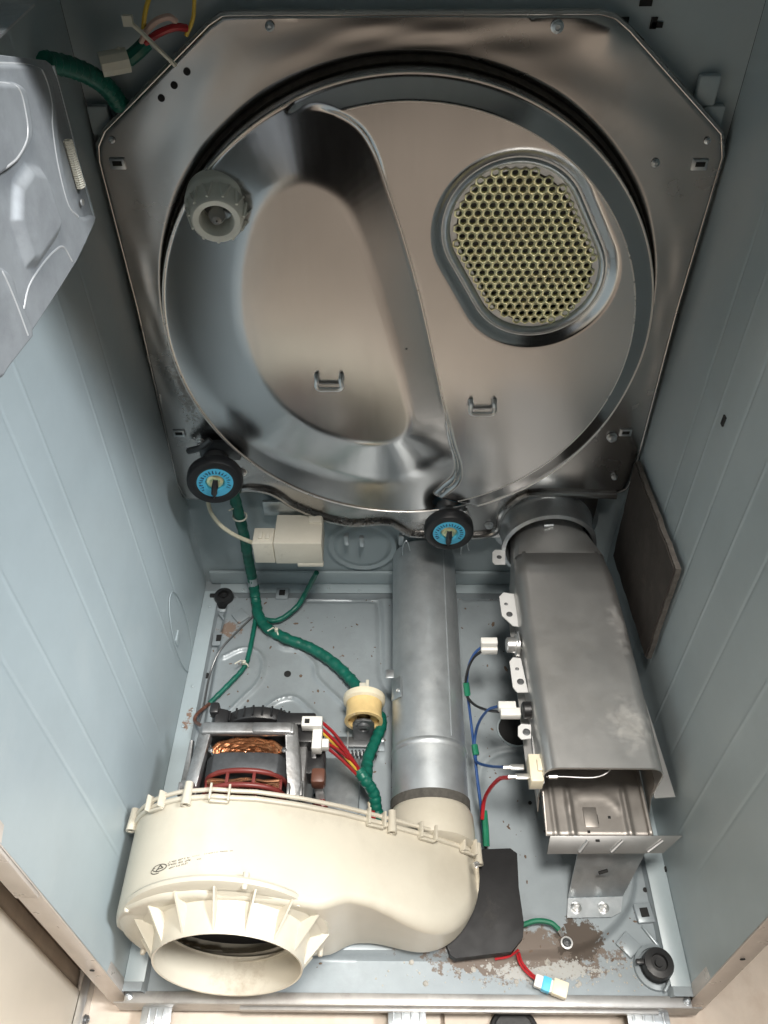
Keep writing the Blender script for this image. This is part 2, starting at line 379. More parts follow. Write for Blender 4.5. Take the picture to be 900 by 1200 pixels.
# front rail
b = MB(); b.box((0, -.0035, .003), (.676, .012, .0016)); b.box((0, -.0095, -.013), (.70, .0016, .033)); b.box((.05, -.0122, -.010), (.50, .004, .008)); b.box((0, .003, -.024), (.69, .026, .002))
b.build('front_rail', railm, cab, bevel=.0006)
for sx in (-.333, .333): screw((sx, -.0035, .004), (0, 0, 1), .004, galv, cab)
# three front catches
for cx, wd in ((-.300, .036), (.0005, .045), (.288, .050)):
    b = MB(); b.box((cx, -.020, -.013), (wd, .020, .0016)); b.box((cx, -.0305, -.022), (wd, .0016, .020))
    cl = b.build('catch', galv, cab, bevel=.0006)
    for k in range(4 if wd > .04 else 3):
        t = (k-(1.5 if wd > .04 else 1))*wd*.24
        MB().box((cx+t, -.0205, -.0115), (wd*.06, .017, .002)).build('catch_rib', galv, cl, bevel=.0006)
        MB().box((cx+t+wd*.08, -.0316, -.0215), (wd*.05, .001, .013)).build('catch_slot', dark, cl)
# levelling feet, nuts, plates, holes
def foot(px, py, r=.017):
    q = fp(px, py, .0)
    MB().lathe([(r*1.45, 0), (r*1.4, .004), (r*1.15, .006), (r*1.12, .003)], q, (0, 0, 1), 28).build('foot_collar', paint2, cab)
    f = MB().lathe([(r, .002), (r, .017), (r*.92, .021), (r*.55, .022), (r*.52, .016), (r*.25, .016), (r*.22, .019), (.0001, .019)], q, (0, 0, 1), 28).build('levelling_foot', black, cab)
    MB().box(q+Vector((-r*1.1, .002, .016)), (r*.7, .006, .006)).build('foot_tab', black, f, bevel=.001)
foot(264, 706, .0165); foot(768, 1134, .0185)
def nutplate(px, py, wd, rz=0):
    q = fp(px, py); rot = Matrix.Rotation(rz, 3, 'Z')
    b = MB().box(q+Vector((0, 0, .0025)), (wd, wd*1.1, .006), rot); o = b.build('nut_plate', paint2, cab, bevel=.002)
    MB().box(q+Vector((0, 0, .006)), (wd*.45, wd*.5, .0015), rot).build('square_hole', dark, o)
nutplate(258, 750, .024, .05); nutplate(754, 1071, .022, .1); nutplate(331, 697, .022)
for px, py, rz, wd in ((282, 723, .7, .022), (736, 1108, .75, .022)):
    q = fp(px, py); MB().box(q+Vector((0, 0, .002)), (wd, wd*1.1, .005), Matrix.Rotation(rz, 3, 'Z')).build('pressed_pad', paint2, cab, bevel=.002)
for px, py, rz in ((762, 1098, 1.0), (785, 1150, -.9), (262, 726, .9)):
    q = fp(px, py); MB().box(q+Vector((0, 0, .002)), (.03, .004, .004), Matrix.Rotation(-rz, 3, 'Z')).build('pressed_rib', paint2, cab, bevel=.0015)
for px, py, r in ((337, 790, .0055), (242, 792, .005), (238, 747, .007), (756, 1043, .003), (621, 941, .0025), (369, 932, .0022), (333, 834, .002), (605, 855, .0265), (545, 886, .003), (432, 905, .0018)):
    q = fp(px, py); disc(q+Vector((0, 0, .0006)), (0, 0, 1), r, .0008, dark, cab, 'pan_hole')
q = fp(605, 855); MB().lathe([(.0265, .0), (.0290, .0), (.0285, .002), (.0265, .002)], q, (0, 0, 1), 32).build('hole_rim', paint, cab)
for px, py in ((246, 712), (226, 805), (215, 852), (212, 932), (285, 692), (385, 690), (421, 693), (372, 690), (226, 832)):
    q = fp(px, py); q.z = max(q.z, .0138); screw(q, (0, 0, 1), .0026, paint, cab, 'rivet')
for px, py in ((675, 1064), (707, 1064)):
    q = fp(px, py, .004); screw(q, (0, 0, 1), .0062, alu, cab, 'bracket_bolt')
# oval emboss and pressed boxes, left wall
q = on_x(212, 742, -HX); e = [Vector((-HX+.001, q.y+.035*math.cos(t), q.z+.09*math.sin(t))) for t in np.linspace(0, 2*math.pi, 40)]
MB().tube(e, .0006, 6, False).build('oval_bead', paint, cab)
q = on_x(208, 748, -HX); MB().box((-HX+.0004, q.y, q.z), (.0022, .02, .016)).build('pressed_box', paint, cab, bevel=.0015)
for X, a in ((HX, (849, 493)), (HX, (780, 1020))):
    q = on_x(*a, X); MB().box((X-.001, q.y, q.z), (.002, .006, .012)).build('wall_hole', dark, cab)

# ================================================================ loose residue on the pan
b = MB(); rng = random.Random(3)
for k in range(260):
    if k < 200: px, py = rng.gauss(665, 70), rng.gauss(1142, 12)
    else: px, py = rng.gauss(545, 70), rng.gauss(1138, 10)
    if not (440 < px < 770 and 1112 < py < 1162): continue
    q = fp(px, py); r = rng.uniform(.0005, .0015) if rng.random() < .96 else rng.uniform(.002, .004)
    n = 7; top = [q+Vector((math.cos(t)*r*rng.uniform(.5, 1), math.sin(t)*r*rng.uniform(.5, 1), r*rng.uniform(.2, .55))) for t in [i*2*math.pi/n for i in range(n)]]
    bot = [q+Vector((math.cos(t)*r*1.15, math.sin(t)*r*1.15, -.0005)) for t in [i*2*math.pi/n for i in range(n)]]
    b.add(bot+top+[q+Vector((0, 0, r*.6))], [(i, (i+1) % n, n+(i+1) % n, n+i) for i in range(n)]+[(n+i, n+(i+1) % n, 2*n) for i in range(n)])
tag(b.build('lint_crumbs', lint, None), 'pale crumbs of lint and scale scattered along the front of the base pan', 'lint', kind='stuff')

b = MB(); rng = random.Random(11)
for k in range(520):
    X0 = rng.uniform(-.31, .31); Y0 = rng.uniform(.02, .60); r = abs(rng.gauss(0, .0007))+.0003; q = Vector((X0, Y0, pan_z(X0, Y0)+.0003)); n = 5; a0 = rng.random()*6; el = rng.uniform(1, 2.6)
    vs = [q+Vector((math.cos(a0)*math.cos(t)*r*el-math.sin(a0)*math.sin(t)*r, math.sin(a0)*math.cos(t)*r*el+math.cos(a0)*math.sin(t)*r, 0)) for t in [i*2*math.pi/n for i in range(n)]]
    b.add(vs+[q+Vector((0, 0, r*.7))], [(i, (i+1) % n, n) for i in range(n)])
tag(b.build('dust_specks', rust, None), 'fine brown dust specks scattered over the whole base pan', 'dust', kind='stuff')

# ================================================================ rear bulkhead (drum back)
YP = .612
bk = thing('drum_back_panel', (0, YP, .15), 'large bare steel drum back panel with round pressed disc and vent grille', 'drum back')
c0 = Vector((-.0015, 0, .5385)); RX, RZ = .2975, .3075
out_px = [(278, 18), (705, 17), (722, 22), (738, 36), (832, 142), (846, 158), (847, 185), (795, 360), (742, 560), (734, 574), (720, 580), (690, 579), (640, 577), (612, 580), (589, 600), (584, 620), (562, 627), (520, 626), (482, 625), (468, 617), (453, 611), (415, 613), (394, 610), (376, 605), (343, 591), (328, 581), (312, 574), (285, 572), (262, 586), (216, 585), (207, 565), (160, 360), (116, 190), (115, 172), (122, 155), (244, 30), (260, 19)]
out2 = [(on_y(a, b_, YP).x, on_y(a, b_, YP).z) for a, b_ in out_px]
# angles sampled densely and through every corner
th = sorted(set([round(t, 5) for t in np.linspace(-math.pi, math.pi, 480, endpoint=False)] + [round(math.atan2((v-c0.z)/RZ, (u-c0.x)/RX), 5) for u, v in out2]))
def hit(t):
    dx, dz = RX*math.cos(t), RZ*math.sin(t); best = 1.018
    for i in range(len(out2)):
        (ax, az), (bx, bz) = out2[i], out2[(i+1) % len(out2)]
        ex, ez = bx-ax, bz-az; den = dx*ez-dz*ex
        if abs(den) < 1e-12: continue
        s = ((ax-c0.x)*ez-(az-c0.z)*ex)/den; k = ((ax-c0.x)*dz-(az-c0.z)*dx)/den
        if s > 0 and -1e-6 <= k <= 1+1e-6: best = max(best, s)
    return best
hh = np.array([hit(t) for t in th]); th = np.array(th)
rings = []
def ring(rho, dy): rings.append((c0.x+RX*rho*np.cos(th), np.full_like(th, 0)+YP+dy, c0.z+RZ*rho*np.sin(th)))
one = np.ones_like(th)
ring(one*1.006, .03); ring(one*1.006, .006); ring(np.minimum(one*1.009, hh-.006), .0020); ring(np.minimum(one*1.016, hh-.004), 0)
for f in np.linspace(.08, .94, 14):
    rho = 1.016+(hh-1.016)*f; ring(np.maximum(rho, np.minimum(1.016, hh-.004)), math.sin(f*math.pi)*.55*(.0007*np.sin(th*5+f*4)+.0005*np.sin(th*9-f*6+1)+.0004*np.sin(th*17+f*9))-.004*math.exp(-((f-.85)/.18)**2)*np.exp(-((th-1.03)/.05)**2))
ring(hh-.010, 0); ring(hh-.004, .0008); ring(hh, .004); ring(hh, .020); ring(hh-.006, .020)
X_, Y_, Z_ = (np.stack([r[k] for r in rings]) for k in range(3))
MB().grid(X_, Y_, Z_, wrap=True).build('mounting_plate', steel_plate, bk, ang=50)
edg = [Vector((c0.x+RX*(hh[i]+.0)*math.cos(th[i]), YP+.0045, c0.z+RZ*hh[i]*math.sin(th[i]))) for i in range(0, len(th), 2)]
lip = smooth([on_y(a, b_, YP-.002) for a, b_ in ((262, 584), (285, 573), (312, 575), (328, 582), (343, 592), (376, 606), (394, 611), (415, 614), (453, 612), (468, 618), (482, 626), (520, 627), (562, 628), (583, 621), (589, 601), (612, 581), (640, 578), (690, 580), (722, 581))], 6)
MB().tube(lip, .0055, 10).build('rolled_lip', steel_plate, bk)
MB().tube(edg+[edg[0], edg[1]], .0036, 8, False).build('rolled_edge', steel_plate, bk)
# pressed disc as a height field on a polar grid
NT, NR = 760, 170
rho = np.concatenate([np.linspace(.004, .9, NR-50), np.linspace(.9, 1.0, 50)[1:]]); t = np.linspace(0, 2*math.pi, NT, endpoint=False)
RH, TH = np.meshgrid(rho, t, indexing='ij')
U = c0.x+RX*RH*np.cos(TH); V = c0.z+RZ*RH*np.sin(TH)
YD = YP-.032
def pl2(pp, Y=YD): return [(on_y(a, b_, Y).x, on_y(a, b_, Y).z) for a, b_ in pp]
Dp = smooth2(pl2([(348, 206), (314, 226), (293, 268), (284, 330), (290, 385), (312, 435), (352, 477), (400, 500), (440, 506), (468, 500), (478, 482), (471, 448), (455, 385), (435, 318), (415, 262), (396, 226), (372, 208)]), 5, True)
Bp = smooth2(pl2([(340, 128), (372, 124), (400, 132), (424, 149), (441, 178), (455, 220), (470, 265), (491, 340), (511, 430), (528, 510), (537, 543), (534, 560), (522, 571), (512, 580)]), 6)
Bpoly = Bp+[(.4, .15), (.4, .95), (-.12, .95)]
sD = sdf(U, V, Dp); sB = -sdf(U, V, Bpoly)       # sB > 0 inside the right-hand panel
HD, HB, HR = .054, .041, .060
def soft(x, k): return np.where(x < -k, 0, np.where(x > k, x, (x+k)**2/(4*k)))
phi = np.arctan2(V-.535, U+.10); wb = sst(-np.sin(phi), .10, .90)*(1-sst(U, -.075, .045))   # how far round towards the bottom of the disc
sl = soft(sD-.004, .0075)
hA = HD-.30*sl
edge = sst(RH, .905, .99)
hA = HR-soft(HR-hA, .004); hA = .028+soft(hA-.028, .004)
wr = sst(-np.sin(TH), .15, .75); hBv = HB+(-.50*(1-wr)-.22*wr)*soft((RH-.915)*.30, .0012)
m = sst(sB, -.0045, .0045)
h = hA*(1-m)+hBv*m
h = h+.0003*np.sin(U*21+V*13)*np.sin(V*17-U*7)+.00010*np.sin(U*47+1)*np.sin(V*39)
# rim: rounded crest and outer wall
cr = sst(RH, .988, .997); h = h+.0010*np.exp(-((RH-.986)/.006)**2)
h = h*(1-cr)+(-.012)*cr
# vent funnel
gc = on_y(616, 296, YP-.032); gA = (gc.x-.0165, gc.z+.029); gB = (gc.x+.0165, gc.z-.029); G_IN, G_OUT = .0700, .0925
sG = G_OUT-seg_dist(U, V, [gA, gB])
h = h-.009*sst(sG, .0, .016)*(sG > 0)-.005*sst(sG, .0150, .0170)
SL = MB(); ta = np.linspace(0, 2*math.pi, 160, endpoint=False)
PRF = [(.985, .004), (.992, -.008), (.999, -.011), (1.005, -.006), (1.008, .006)]
SL.grid(np.stack([c0.x+RX*a*np.cos(ta) for a, _ in PRF]), np.stack([np.full_like(ta, YP+d_) for _, d_ in PRF]), np.stack([c0.z+RZ*a*np.sin(ta) for a, _ in PRF]), wrap=True)
SL.build('gap_shade_ring', gap_shade, bk)  # seal ring kept dark as painted shade over the rim wall
DISC_B = MB().grid(U, YP-h, V, wrap=True)
fv = np.array(DISC_B.f); keep = (sG.reshape(-1)[fv].min(1) < .0165)
DISC_B.f = [tuple(q) for q in fv[keep].tolist()]
ds = DISC_B.build('pressed_disc', steel, bk, ang=80)
def on_disc(u, v):
    i_ = int(np.argmin((U-u).ravel()**2+(V-v).ravel()**2)); return Vector((u, YP-float(h.ravel()[i_]), v))
bd = [on_disc(c0.x+RX*.986*math.cos(a), c0.z+RZ*.986*math.sin(a)) for a in np.linspace(0, 2*math.pi, 180)]
MB().tube(bd, .0013, 6, False).build('rim_highlight', highlight_steel, bk)  # bright tube stands in for the highlight along the rim
bd = [on_disc(c0.x+RX*.912*math.cos(a), c0.z+RZ*.912*math.sin(a))-Vector((0, .0002, 0)) for a in np.linspace(-1.28, 1.80, 120)]
MB().tube(bd, .0008, 6).build('panel_highlight', highlight_steel, bk)  # highlight line round the right-hand panel, laid on as a bright tube
bd = [on_disc(u, v) for u, v in [p for p in Bp[14:] if ((p[0]-c0.x)/RX)**2+((p[1]-c0.z)/RZ)**2 < .85][::2]]
MB().tube(bd, .0010, 6).build('panel_highlight', highlight_steel, bk)  # same painted highlight down the panel's step
# grille
gy = YP-(HB-.009-.002)+.001
hp = .01075*.955; b = MB(); row = hp*math.sin(R(60)); n = 12
for iy in range(-14, 15):
    for ix in range(-14, 15):
        u = gc.x+(ix+.5*(iy % 2))*hp; v = gc.z+iy*row
        dd = float(seg_dist(np.array([u]), np.array([v]), [gA, gB])[0])
        if dd > G_IN-.0050: continue
        vs = []
        for k in range(n):
            a = 2*math.pi*k/n+math.pi/6; rr = hp/2/math.cos(((a-0) % (math.pi/3))-math.pi/6) if False else hp/2/math.cos(((a+math.pi/6) % (math.pi/3))-math.pi/6-0)
            vs.append((u+rr*math.sin(a+math.pi/2), gy, v+rr*math.cos(a+math.pi/2)))
        for rr, dy in ((.0044, -.0002), (.0040, -.0007), (.0036, -.0005), (.0034, .0030)):
            for k in range(n):
                a = 2*math.pi*k/n+math.pi/6; vs.append((u+rr*.955*math.sin(a+math.pi/2), gy+dy, v+rr*.955*math.cos(a+math.pi/2)))
        b.add(vs, [(i*n+k, i*n+(k+1) % n, (i+1)*n+(k+1) % n, (i+1)*n+k) for i in range(4) for k in range(n)])
b.build('vent_grille', zinc, bk, ang=60)
def stad(r, yy, n=28):
    ax = Vector((gA[0]-gB[0], 0, gA[1]-gB[1])).normalized(); a0 = math.atan2(ax.z, ax.x); o = []
    for c_, a1 in ((gA, a0-math.pi/2), (gB, a0+math.pi/2)):
        for k in range(n+1): tt = a1+math.pi*k/n; o.append(Vector((c_[0]+r*math.cos(tt), yy, c_[1]+r*math.sin(tt))))
    return o
yd0 = YP-(HB-.009)
b = MB(); S = [stad(G_IN-.0075, gy+.0012), stad(G_IN-.0005, gy+.0008), stad(G_OUT-.0215, yd0+.0002), stad(G_OUT-.0200, yd0-.0016), stad(G_OUT-.0180, yd0-.0026), stad(G_OUT-.0165, yd0-.0018), stad(G_OUT-.0155, yd0-.0002), stad(G_OUT-.0140, yd0-.0009), stad(G_OUT-.0125, yd0-.0006), stad(G_OUT-.0120, yd0+.003)]
k = len(S[0]); b.add([p for q in S for p in q], [(i*k+j, i*k+(j+1) % k, (i+1)*k+(j+1) % k, (i+1)*k+j) for i in range(len(S)-1) for j in range(k)])
b.build('grille_frame', galv, bk, ang=50)
MB().prism(stad(G_IN+.006, gy+.022), (0, .002, 0)).build('duct_interior', greymet, bk)
# wire hooks pressed into the disc
for px, py, hgt in ((386, 451, HD), (565, 480, HB)):
    q = on_y(px, py, YP-hgt-.004); wv = .0155
    pts = [(-wv, .0035, .013), (-wv*.95, -.004, .010), (-wv, -.004, 0), (-wv*.7, -.004, -.004), (0, -.004, -.004), (wv*.7, -.004, -.004), (wv, -.004, 0), (wv*.95, -.004, .010), (wv, .0035, .013)]
    MB().tube(smooth([q+Vector(p_) for p_ in pts], 4), .0030, 8).build('wire_hook', alu, bk)
# slots, screws and holes of the plate
for px, py in ((138, 192), (820, 193), (733, 507), (210, 508)):
    q = on_y(px, py, YP-.001); o = MB().box(q, (.017, .003, .012)).build('punched_slot', galv, bk, bevel=.001)
    MB().box(q+Vector((0, -.0012, .001)), (.010, .002, .005)).build('slot_opening', dark, o)
for px, py in ((189, 115), (204, 100), (219, 84), (120, 330)):
    disc(on_y(px, py, YP-.0003), (0, -1, 0), .0036, .0004, dark, bk, 'plate_hole')
for px, py, r in ((768, 191, .004), (131, 164, .003), (829, 165, .003), (316, 31, .004), (717, 512, .0065), (720, 559, .004), (653, 31, .0055), (573, 615, .006), (283, 553, .004), (400, 611, .004)):
    screw(on_y(px, py, YP-.001), (0, -1, 0), r, galv, bk)
# air neck under the plate
nc = Vector((.2195, .595, .176))
MB().lathe([(.083, .024), (.074, .020), (.070, .012), (.069, -.020), (.0715, -.024), (.0715, -.030), (.066, -.032), (.064, -.026), (.064, .02)], nc, (0, 1, 0), 56).build('duct_neck', galv, bk)
MB().box((.214, .618, .20), (.16, .012, .11)).build('neck_backing', steel_plate, bk, bevel=.004)
# lower rolled edge tabs
for a in ((406, 632), (424, 634), (470, 632)):
    q = on_y(*a, YP); MB().box(q, (.008, .008, .022)).build('edge_hook', galv, bk, bevel=.0015)

# ---------------------------------------------------------------- lamp in its socket
lc = on_y(254, 258, YP-.070)
lp = thing('drum_lamp', lc, 'ivory plastic lamp socket with small clear bulb on left of the drum back', 'lamp')
ax = Vector((.10, -1, -.16)).normalized(); base = lc-ax*.030
MB().lathe([(.033, -.012), (.0345, .003), (.0335, .006), (.0305, .009), (.0285, .022), (.0265, .031), (.0245, .033), (.0185, .032), (.017, .028), (.0155, .004), (.001, .003)], base, ax, 40).build('lamp_socket', lampwhite, lp)
n0 = Vector((0, 0, 1)); n0 = (n0-ax*n0.dot(ax)).normalized(); b0 = ax.cross(n0); b = MB()
for k in range(11):
    a = 2*math.pi*k/11
    for da, db in ((0, .2), (.34, .2)):
        p0 = base+ax*.011+(n0*math.cos(a+da)+b0*math.sin(a+da))*.0322; p1 = base+ax*.029+(n0*math.cos(a+db)+b0*math.sin(a+db))*.0282
        b.tube([p0, p1], .0015, 6)
b.build('socket_ribs', lampwhite, lp)
bl = MB().lathe([(.001, .032), (.005, .031), (.0085, .026), (.009, .021), (.0065, .014), (.006, .010)][::-1], base, ax, 20).build('bulb', glassm, lp)
MB().lathe([(.0150, .0045), (.0062, .005), (.0062, .016), (.0005, .017)], base, ax, 20).build('bulb_base', greymet, bl)

# ---------------------------------------------------------------- two support rollers
def roller(px, py, r, label, pin_ang, tilt):
    c = on_y(px, py, YP-.062); axr = Vector(tilt).normalized()
    rt = thing('drum_roller', c, label, 'roller', 'rubber tyred rollers under the drum back')
    MB().lathe([(r*.62, .014), (r*.62, -.001), (r*.70, -.003), (r*.9, -.002), (r*.985, .003), (r, .008), (r*.985, .014), (r*.92, .018), (r*.62, .018)], c, -axr, 48).build('tyre', rubber, rt) if False else None
    MB().lathe([(r*.60, -.012), (r*.93, -.012), (r*.99, -.009), (r, -.003), (r*.99, .003), (r*.93, .0065), (r*.75, .0075), (r*.66, .006), (r*.60, .004)], c, axr, 48).build('tyre', rubber, rt)
    hb = MB().lathe([(r*.665, .004), (r*.665, .0052), (r*.62, .006), (r*.36, .006), (r*.33, .004), (r*.33, -.02), (r*.5, -.022)], c, axr, 48).build('hub', cyan, rt)
    N = Vector((0, 0, 1)); N = (N-axr*N.dot(axr)).normalized(); B = N.cross(axr)
    b = MB(); rg = random.Random(int(px))
    for k in range(19):      # worn, unreadable ring of lettering
        a = -2.1+k*4.2/18
        for e in range(3):
            rr0 = r*(.44+.0); rr1 = r*.565
            da = (e-1)*.045; p0 = c+axr*.0063+(N*math.cos(a+da)+B*math.sin(a+da))*(rr0 if rg.random() < .7 else r*.5); p1 = c+axr*.0063+(N*math.cos(a+da*rg.uniform(-1, 1.5))+B*math.sin(a+da*rg.uniform(-1, 1.5)))*(rr1 if rg.random() < .7 else r*.5)
            if (p1-p0).length > .0008: b.tube([p0, p1], .00042, 4)
    b.build('lettering', navy, hb)
    MB().lathe([(r*.32, .001), (r*.30, .003), (r*.2, .0045), (r*.18, .008), (.0001, .0085)], c, axr, 24).build('axle_washer', zinc, rt)
    d = N*math.cos(pin_ang)+B*math.sin(pin_ang)
    b = MB(); b.tube([c+axr*.007-d*r*.18, c+axr*.012+d*r*.05, c+axr*.010+d*r*.42], [.0035, .0048, .0038], 8); b.tube([c+axr*.010+d*r*.38+B*.003, c+axr*.004+d*r*.80], .0018, 6)
    b.build('axle_clip', black, rt)
    # mount behind
    b = MB(); b.lathe([(r*.5, -.045), (r*.5, -.018), (.001, -.018)], c, axr, 24); b.build('spindle_boss', greymet, rt)
    q = c+Vector((0, .052, .004)); MB().box(q+Vector((0, 0, .006)), (r*1.5, .008, r*.9)).build('roller_bracket', greymet, rt, bevel=.003)
    return rt, c
r1, rc1 = roller(252, 563, .0385, 'blue hubbed black rubber roller at lower left corner of the drum back', math.pi+.25, (.16, -1, .06))
r2, rc2 = roller(526, 622, .0365, 'blue hubbed black rubber roller at bottom centre, above the exhaust pipe', math.pi+.05, (0, -1, .02))
# extra clips on the left roller bracket
b = MB(); q = on_y(236, 524, YP-.025); b.tube(smooth([q+Vector((-.022, .01, -.016)), q, q+Vector((.014, .004, .010))]), .005, 8); b.build('bracket_strap', greymet, r1)
for a in ((235, 517), (285, 553)): screw(on_y(*a, YP-.02), (0, -1, 0), .0052, alu, r1, 'bracket_bolt')
MB().tube([on_y(545, 597, YP-.02), on_y(550, 610, YP-.02)], .004, 8).build('bracket_pin', alu, r2)

# ================================================================ heater duct
ht = thing('heater_duct', (.233, .35, .05), 'aluminised steel heater duct running along the right side to the drum back', 'heater duct')
def usec(x0, x1, zt, zb, r, n=7):
    o = [(x0-.006, zb), (x0, zb)]; o = [(x0, zb)]
    for k in range(n+1): a = math.pi-k*math.pi/2/n; o.append((x0+r+r*math.cos(a), zt-r+r*math.sin(a)))
    for k in range(n+1): a = math.pi/2-k*math.pi/2/n; o.append((x1-r+r*math.cos(a), zt-r+r*math.sin(a)))
    o.append((x1, zb)); return o
S = []
for yv, x0, x1, zt in ((.192, .1640, .3075, .1985), (.1935, .1638, .3075, .2), (.25, .1625, .3065, .2012), (.33, .1610, .3050, .2025), (.40, .160, .3040, .2035), (.49, .1590, .3010, .2045), (.533, .162, .2935, .2050)):
    S.append([Vector((a, yv, c_)) for a, c_ in usec(x0, x1, zt, .125, .018)])
k = len(S[0]); b = MB(); b.add([p for s in S for p in s], [(i*k+j, i*k+j+1, (i+1)*k+j+1, (i+1)*k+j) for i in range(len(S)-1) for j in range(k-1)])
b.build('duct_cover', heat, ht, ang=40, solid=.0012)
# taper from box to round neck
n = 48; A = []; Bn = []
for j in range(n):
    a = 2*math.pi*j/n; ca, sa = math.cos(a), math.sin(a); w_, h_ = .0658, .0495
    k_ = min(w_/max(abs(ca), 1e-6), h_/max(abs(sa), 1e-6)); k_ = min(k_, .076)
    A.append(Vector((.2278+k_*ca, .533, .1555+k_*sa))); Bn.append(Vector((nc.x+.002+.0575*ca, .588, nc.z-.010+.0575*sa)))
C_ = [p+Vector((0, .02, 0)) for p in Bn]; A0 = [p-Vector((0, .004, 0)) for p in A]
b = MB(); b.add(A0+A+Bn+C_, [(i*n+j, i*n+(j+1) % n, (i+1)*n+(j+1) % n, (i+1)*n+j) for i in range(3) for j in range(n)]); b.build('duct_taper', heat, ht, ang=22)
MB().tube([Vector((.207, .570, .219)), Vector((.221, .572, .219))], .0026, 6).build('neck_clip', galv, ht)
# lower tray, ribs, front flange
TZ = .108
x = np.linspace(.172, .302, 90); y = np.linspace(.150, .50, 60); Xt, Yt = np.meshgrid(x, y, indexing='ij')
hz = TZ+.003*np.exp(-((Xt-.205)/.0035)**2)*(Yt < .21)+.003*np.exp(-((Xt-.276)/.0035)**2)*(Yt < .21)+.002*np.exp(-((Xt-.184)/.003)**2)
hz = hz+.0012*np.exp(-(np.hypot((Xt-.235), (Yt-.180)*1.3)-.032)**2/.004**2)*(Yt > .18)
hz = np.where(Xt > .299, hz+.004, hz)
MB().grid(Xt, Yt, hz).build('lower_tray', tray, ht, ang=60, solid=.0012)
for s, xx in ((-1, .1665), (1, .3055)):
    MB().prism([Vector((xx, .196, .128)), Vector((xx, .196, .150)), Vector((xx, .50, .150)), Vector((xx, .50, .104)), Vector((xx, .183, .104))], (s*.0012, 0, 0)).build('tray_side', tray, ht)
MB().prism([Vector((.1715, .150, TZ+.001)), Vector((.1715, .20, TZ+.001)), Vector((.1715, .20, TZ+.016)), Vector((.1715, .158, TZ+.006))], (.0012, 0, 0)).build('tray_side', tray, ht)
fr = [(.176, .1485, TZ+.004), (.338, .1500, TZ+.004), (.314, .134, TZ-.010), (.172, .132, TZ-.010)]
b = MB().prism([Vector(p) for p in fr], (0, .001, -.0014)); ff = b.build('front_flange', heat, ht, bevel=.0005)
for f in (.28, .55, .86):
    a = Vector(fr[0]).lerp(Vector(fr[1]), f+.03); c_ = Vector(fr[3]).lerp(Vector(fr[2]), f-.02); MB().tube([a.lerp(c_, .25)+Vector((0, -.0006, .0012)), a.lerp(c_, .9)+Vector((0, -.0006, .0012))], .0022, 8).build('flange_rib', heat, ff)
# slots and holes in tray
for px, py, ww, dd in ((699, 960, .004, .012), (714, 958, .0035, .0035), (690, 975, .0035, .0035), (700, 983, .005, .007)):
    q = on_z(px, py, TZ+.0008); MB().box(q, (ww, dd, .0012)).build('tray_slot', dark, ht)
q = on_z(692, 958, TZ+.001); MB().box(q, (.017, .026, .003)).build('tray_tab', tray, ht, bevel=.001)
# right-hand seam flange
MB().prism([Vector((.3075, .188, .131)), Vector((.3335, .190, .131)), Vector((.3225, .36, .131)), Vector((.314, .49, .131)), Vector((.3045, .49, .131))], (0, 0, .0016)).build('seam_flange', heat, ht)
# support bracket to the floor
f0 = [fp(665, 1054), fp(729, 1052), fp(727, 1070), fp(716, 1076), fp(664, 1077)]
MB().prism([p+Vector((0, 0, .003)) for p in f0], (0, 0, .0015)).build('bracket_foot', galv, ht)
z0 = f0[0].z+.003
MB().prism([Vector((f0[0].x, f0[0].y, z0)), Vector((f0[1].x, f0[1].y, z0)), Vector((.306, .1535, TZ-.010)), Vector((.217, .1535, TZ-.010))], (0, .0015, .0008)).build('bracket_leg', galv, ht)
sl = MB().box((.262, .150, TZ-.012), (.10, .006, .004)).build('bracket_hinge', galv, ht, bevel=.0012)
for xx in (.222, .245, .285): MB().box((xx, .1475, TZ-.012), (.007, .003, .005)).build('hinge_gap', dark, sl)
screw((.256, .1455, TZ-.013), (0, -1, .7), .005, alu, ht)
MB().tube([on_z(702, 1023, .075), on_z(712, 1020, .075)], .0022, 6).build('lance_slot', dark, ht)
# left-hand tabs
def tab(pp, zz, holes, name='mount_tab'):
    P = [on_z(a, b_, zz) for a, b_ in pp]; o = MB().prism(P, (0, 0, .0015)).build(name, tabm, ht)
    for a, b_, r in holes: 
        q = on_z(a, b_, zz+.002); MB().lathe([(r*.7, -.0008), (r, .0004), (r*.55, .001), (.0001, .0004)], q, (0, 0, 1), 14).build('tab_screw', greymet, o)
    return o
tab([(577, 648), (580, 645), (592, 645), (592, 662), (580, 662), (577, 659)], .168, [(585, 653, .0038)])
tab([(585, 700), (590, 695), (604, 697), (608, 735), (601, 734), (588, 722)], .168, [(593, 708, .0026), (597, 720, .0046)])
tab([(597, 776), (601, 771), (610, 772), (619, 812), (606, 812), (601, 806)], .168, [(606, 784, .0026), (610, 799, .0048)])
tab([(607, 852), (611, 849), (622, 850), (622, 866), (611, 867), (607, 863)], .168, [(617, 858, .0050)])
MB().prism([on_z(a, b_, .150) for a, b_ in ((623, 863), (629, 860), (634, 888), (638, 918), (632, 922), (626, 895))], (0, 0, .0015)).build('element_bracket', tabm, ht)
MB().box((.1565, .345, .1405), (.010, .30, .0015)).build('side_flange', heat, ht)
# thermostats
def thermostat(px, py, zz, bm_, lab=None):
    c = on_z(px, py, zz)
    o = MB().lathe([(.0155, 0), (.0155, .005), (.011, .006), (.011, .016), (.0085, .018), (.0001, .018)], c+Vector((.012, 0, 0)), (-1, 0, 0), 24).build('thermostat', bm_, ht)
    MB().box(c+Vector((.009, 0, .0)), (.0018, .014, .044)).build('mount_ear', galv, o)
    return c
tc1 = thermostat(598, 756, .160, alu); tc2 = thermostat(617, 832, .165, black)
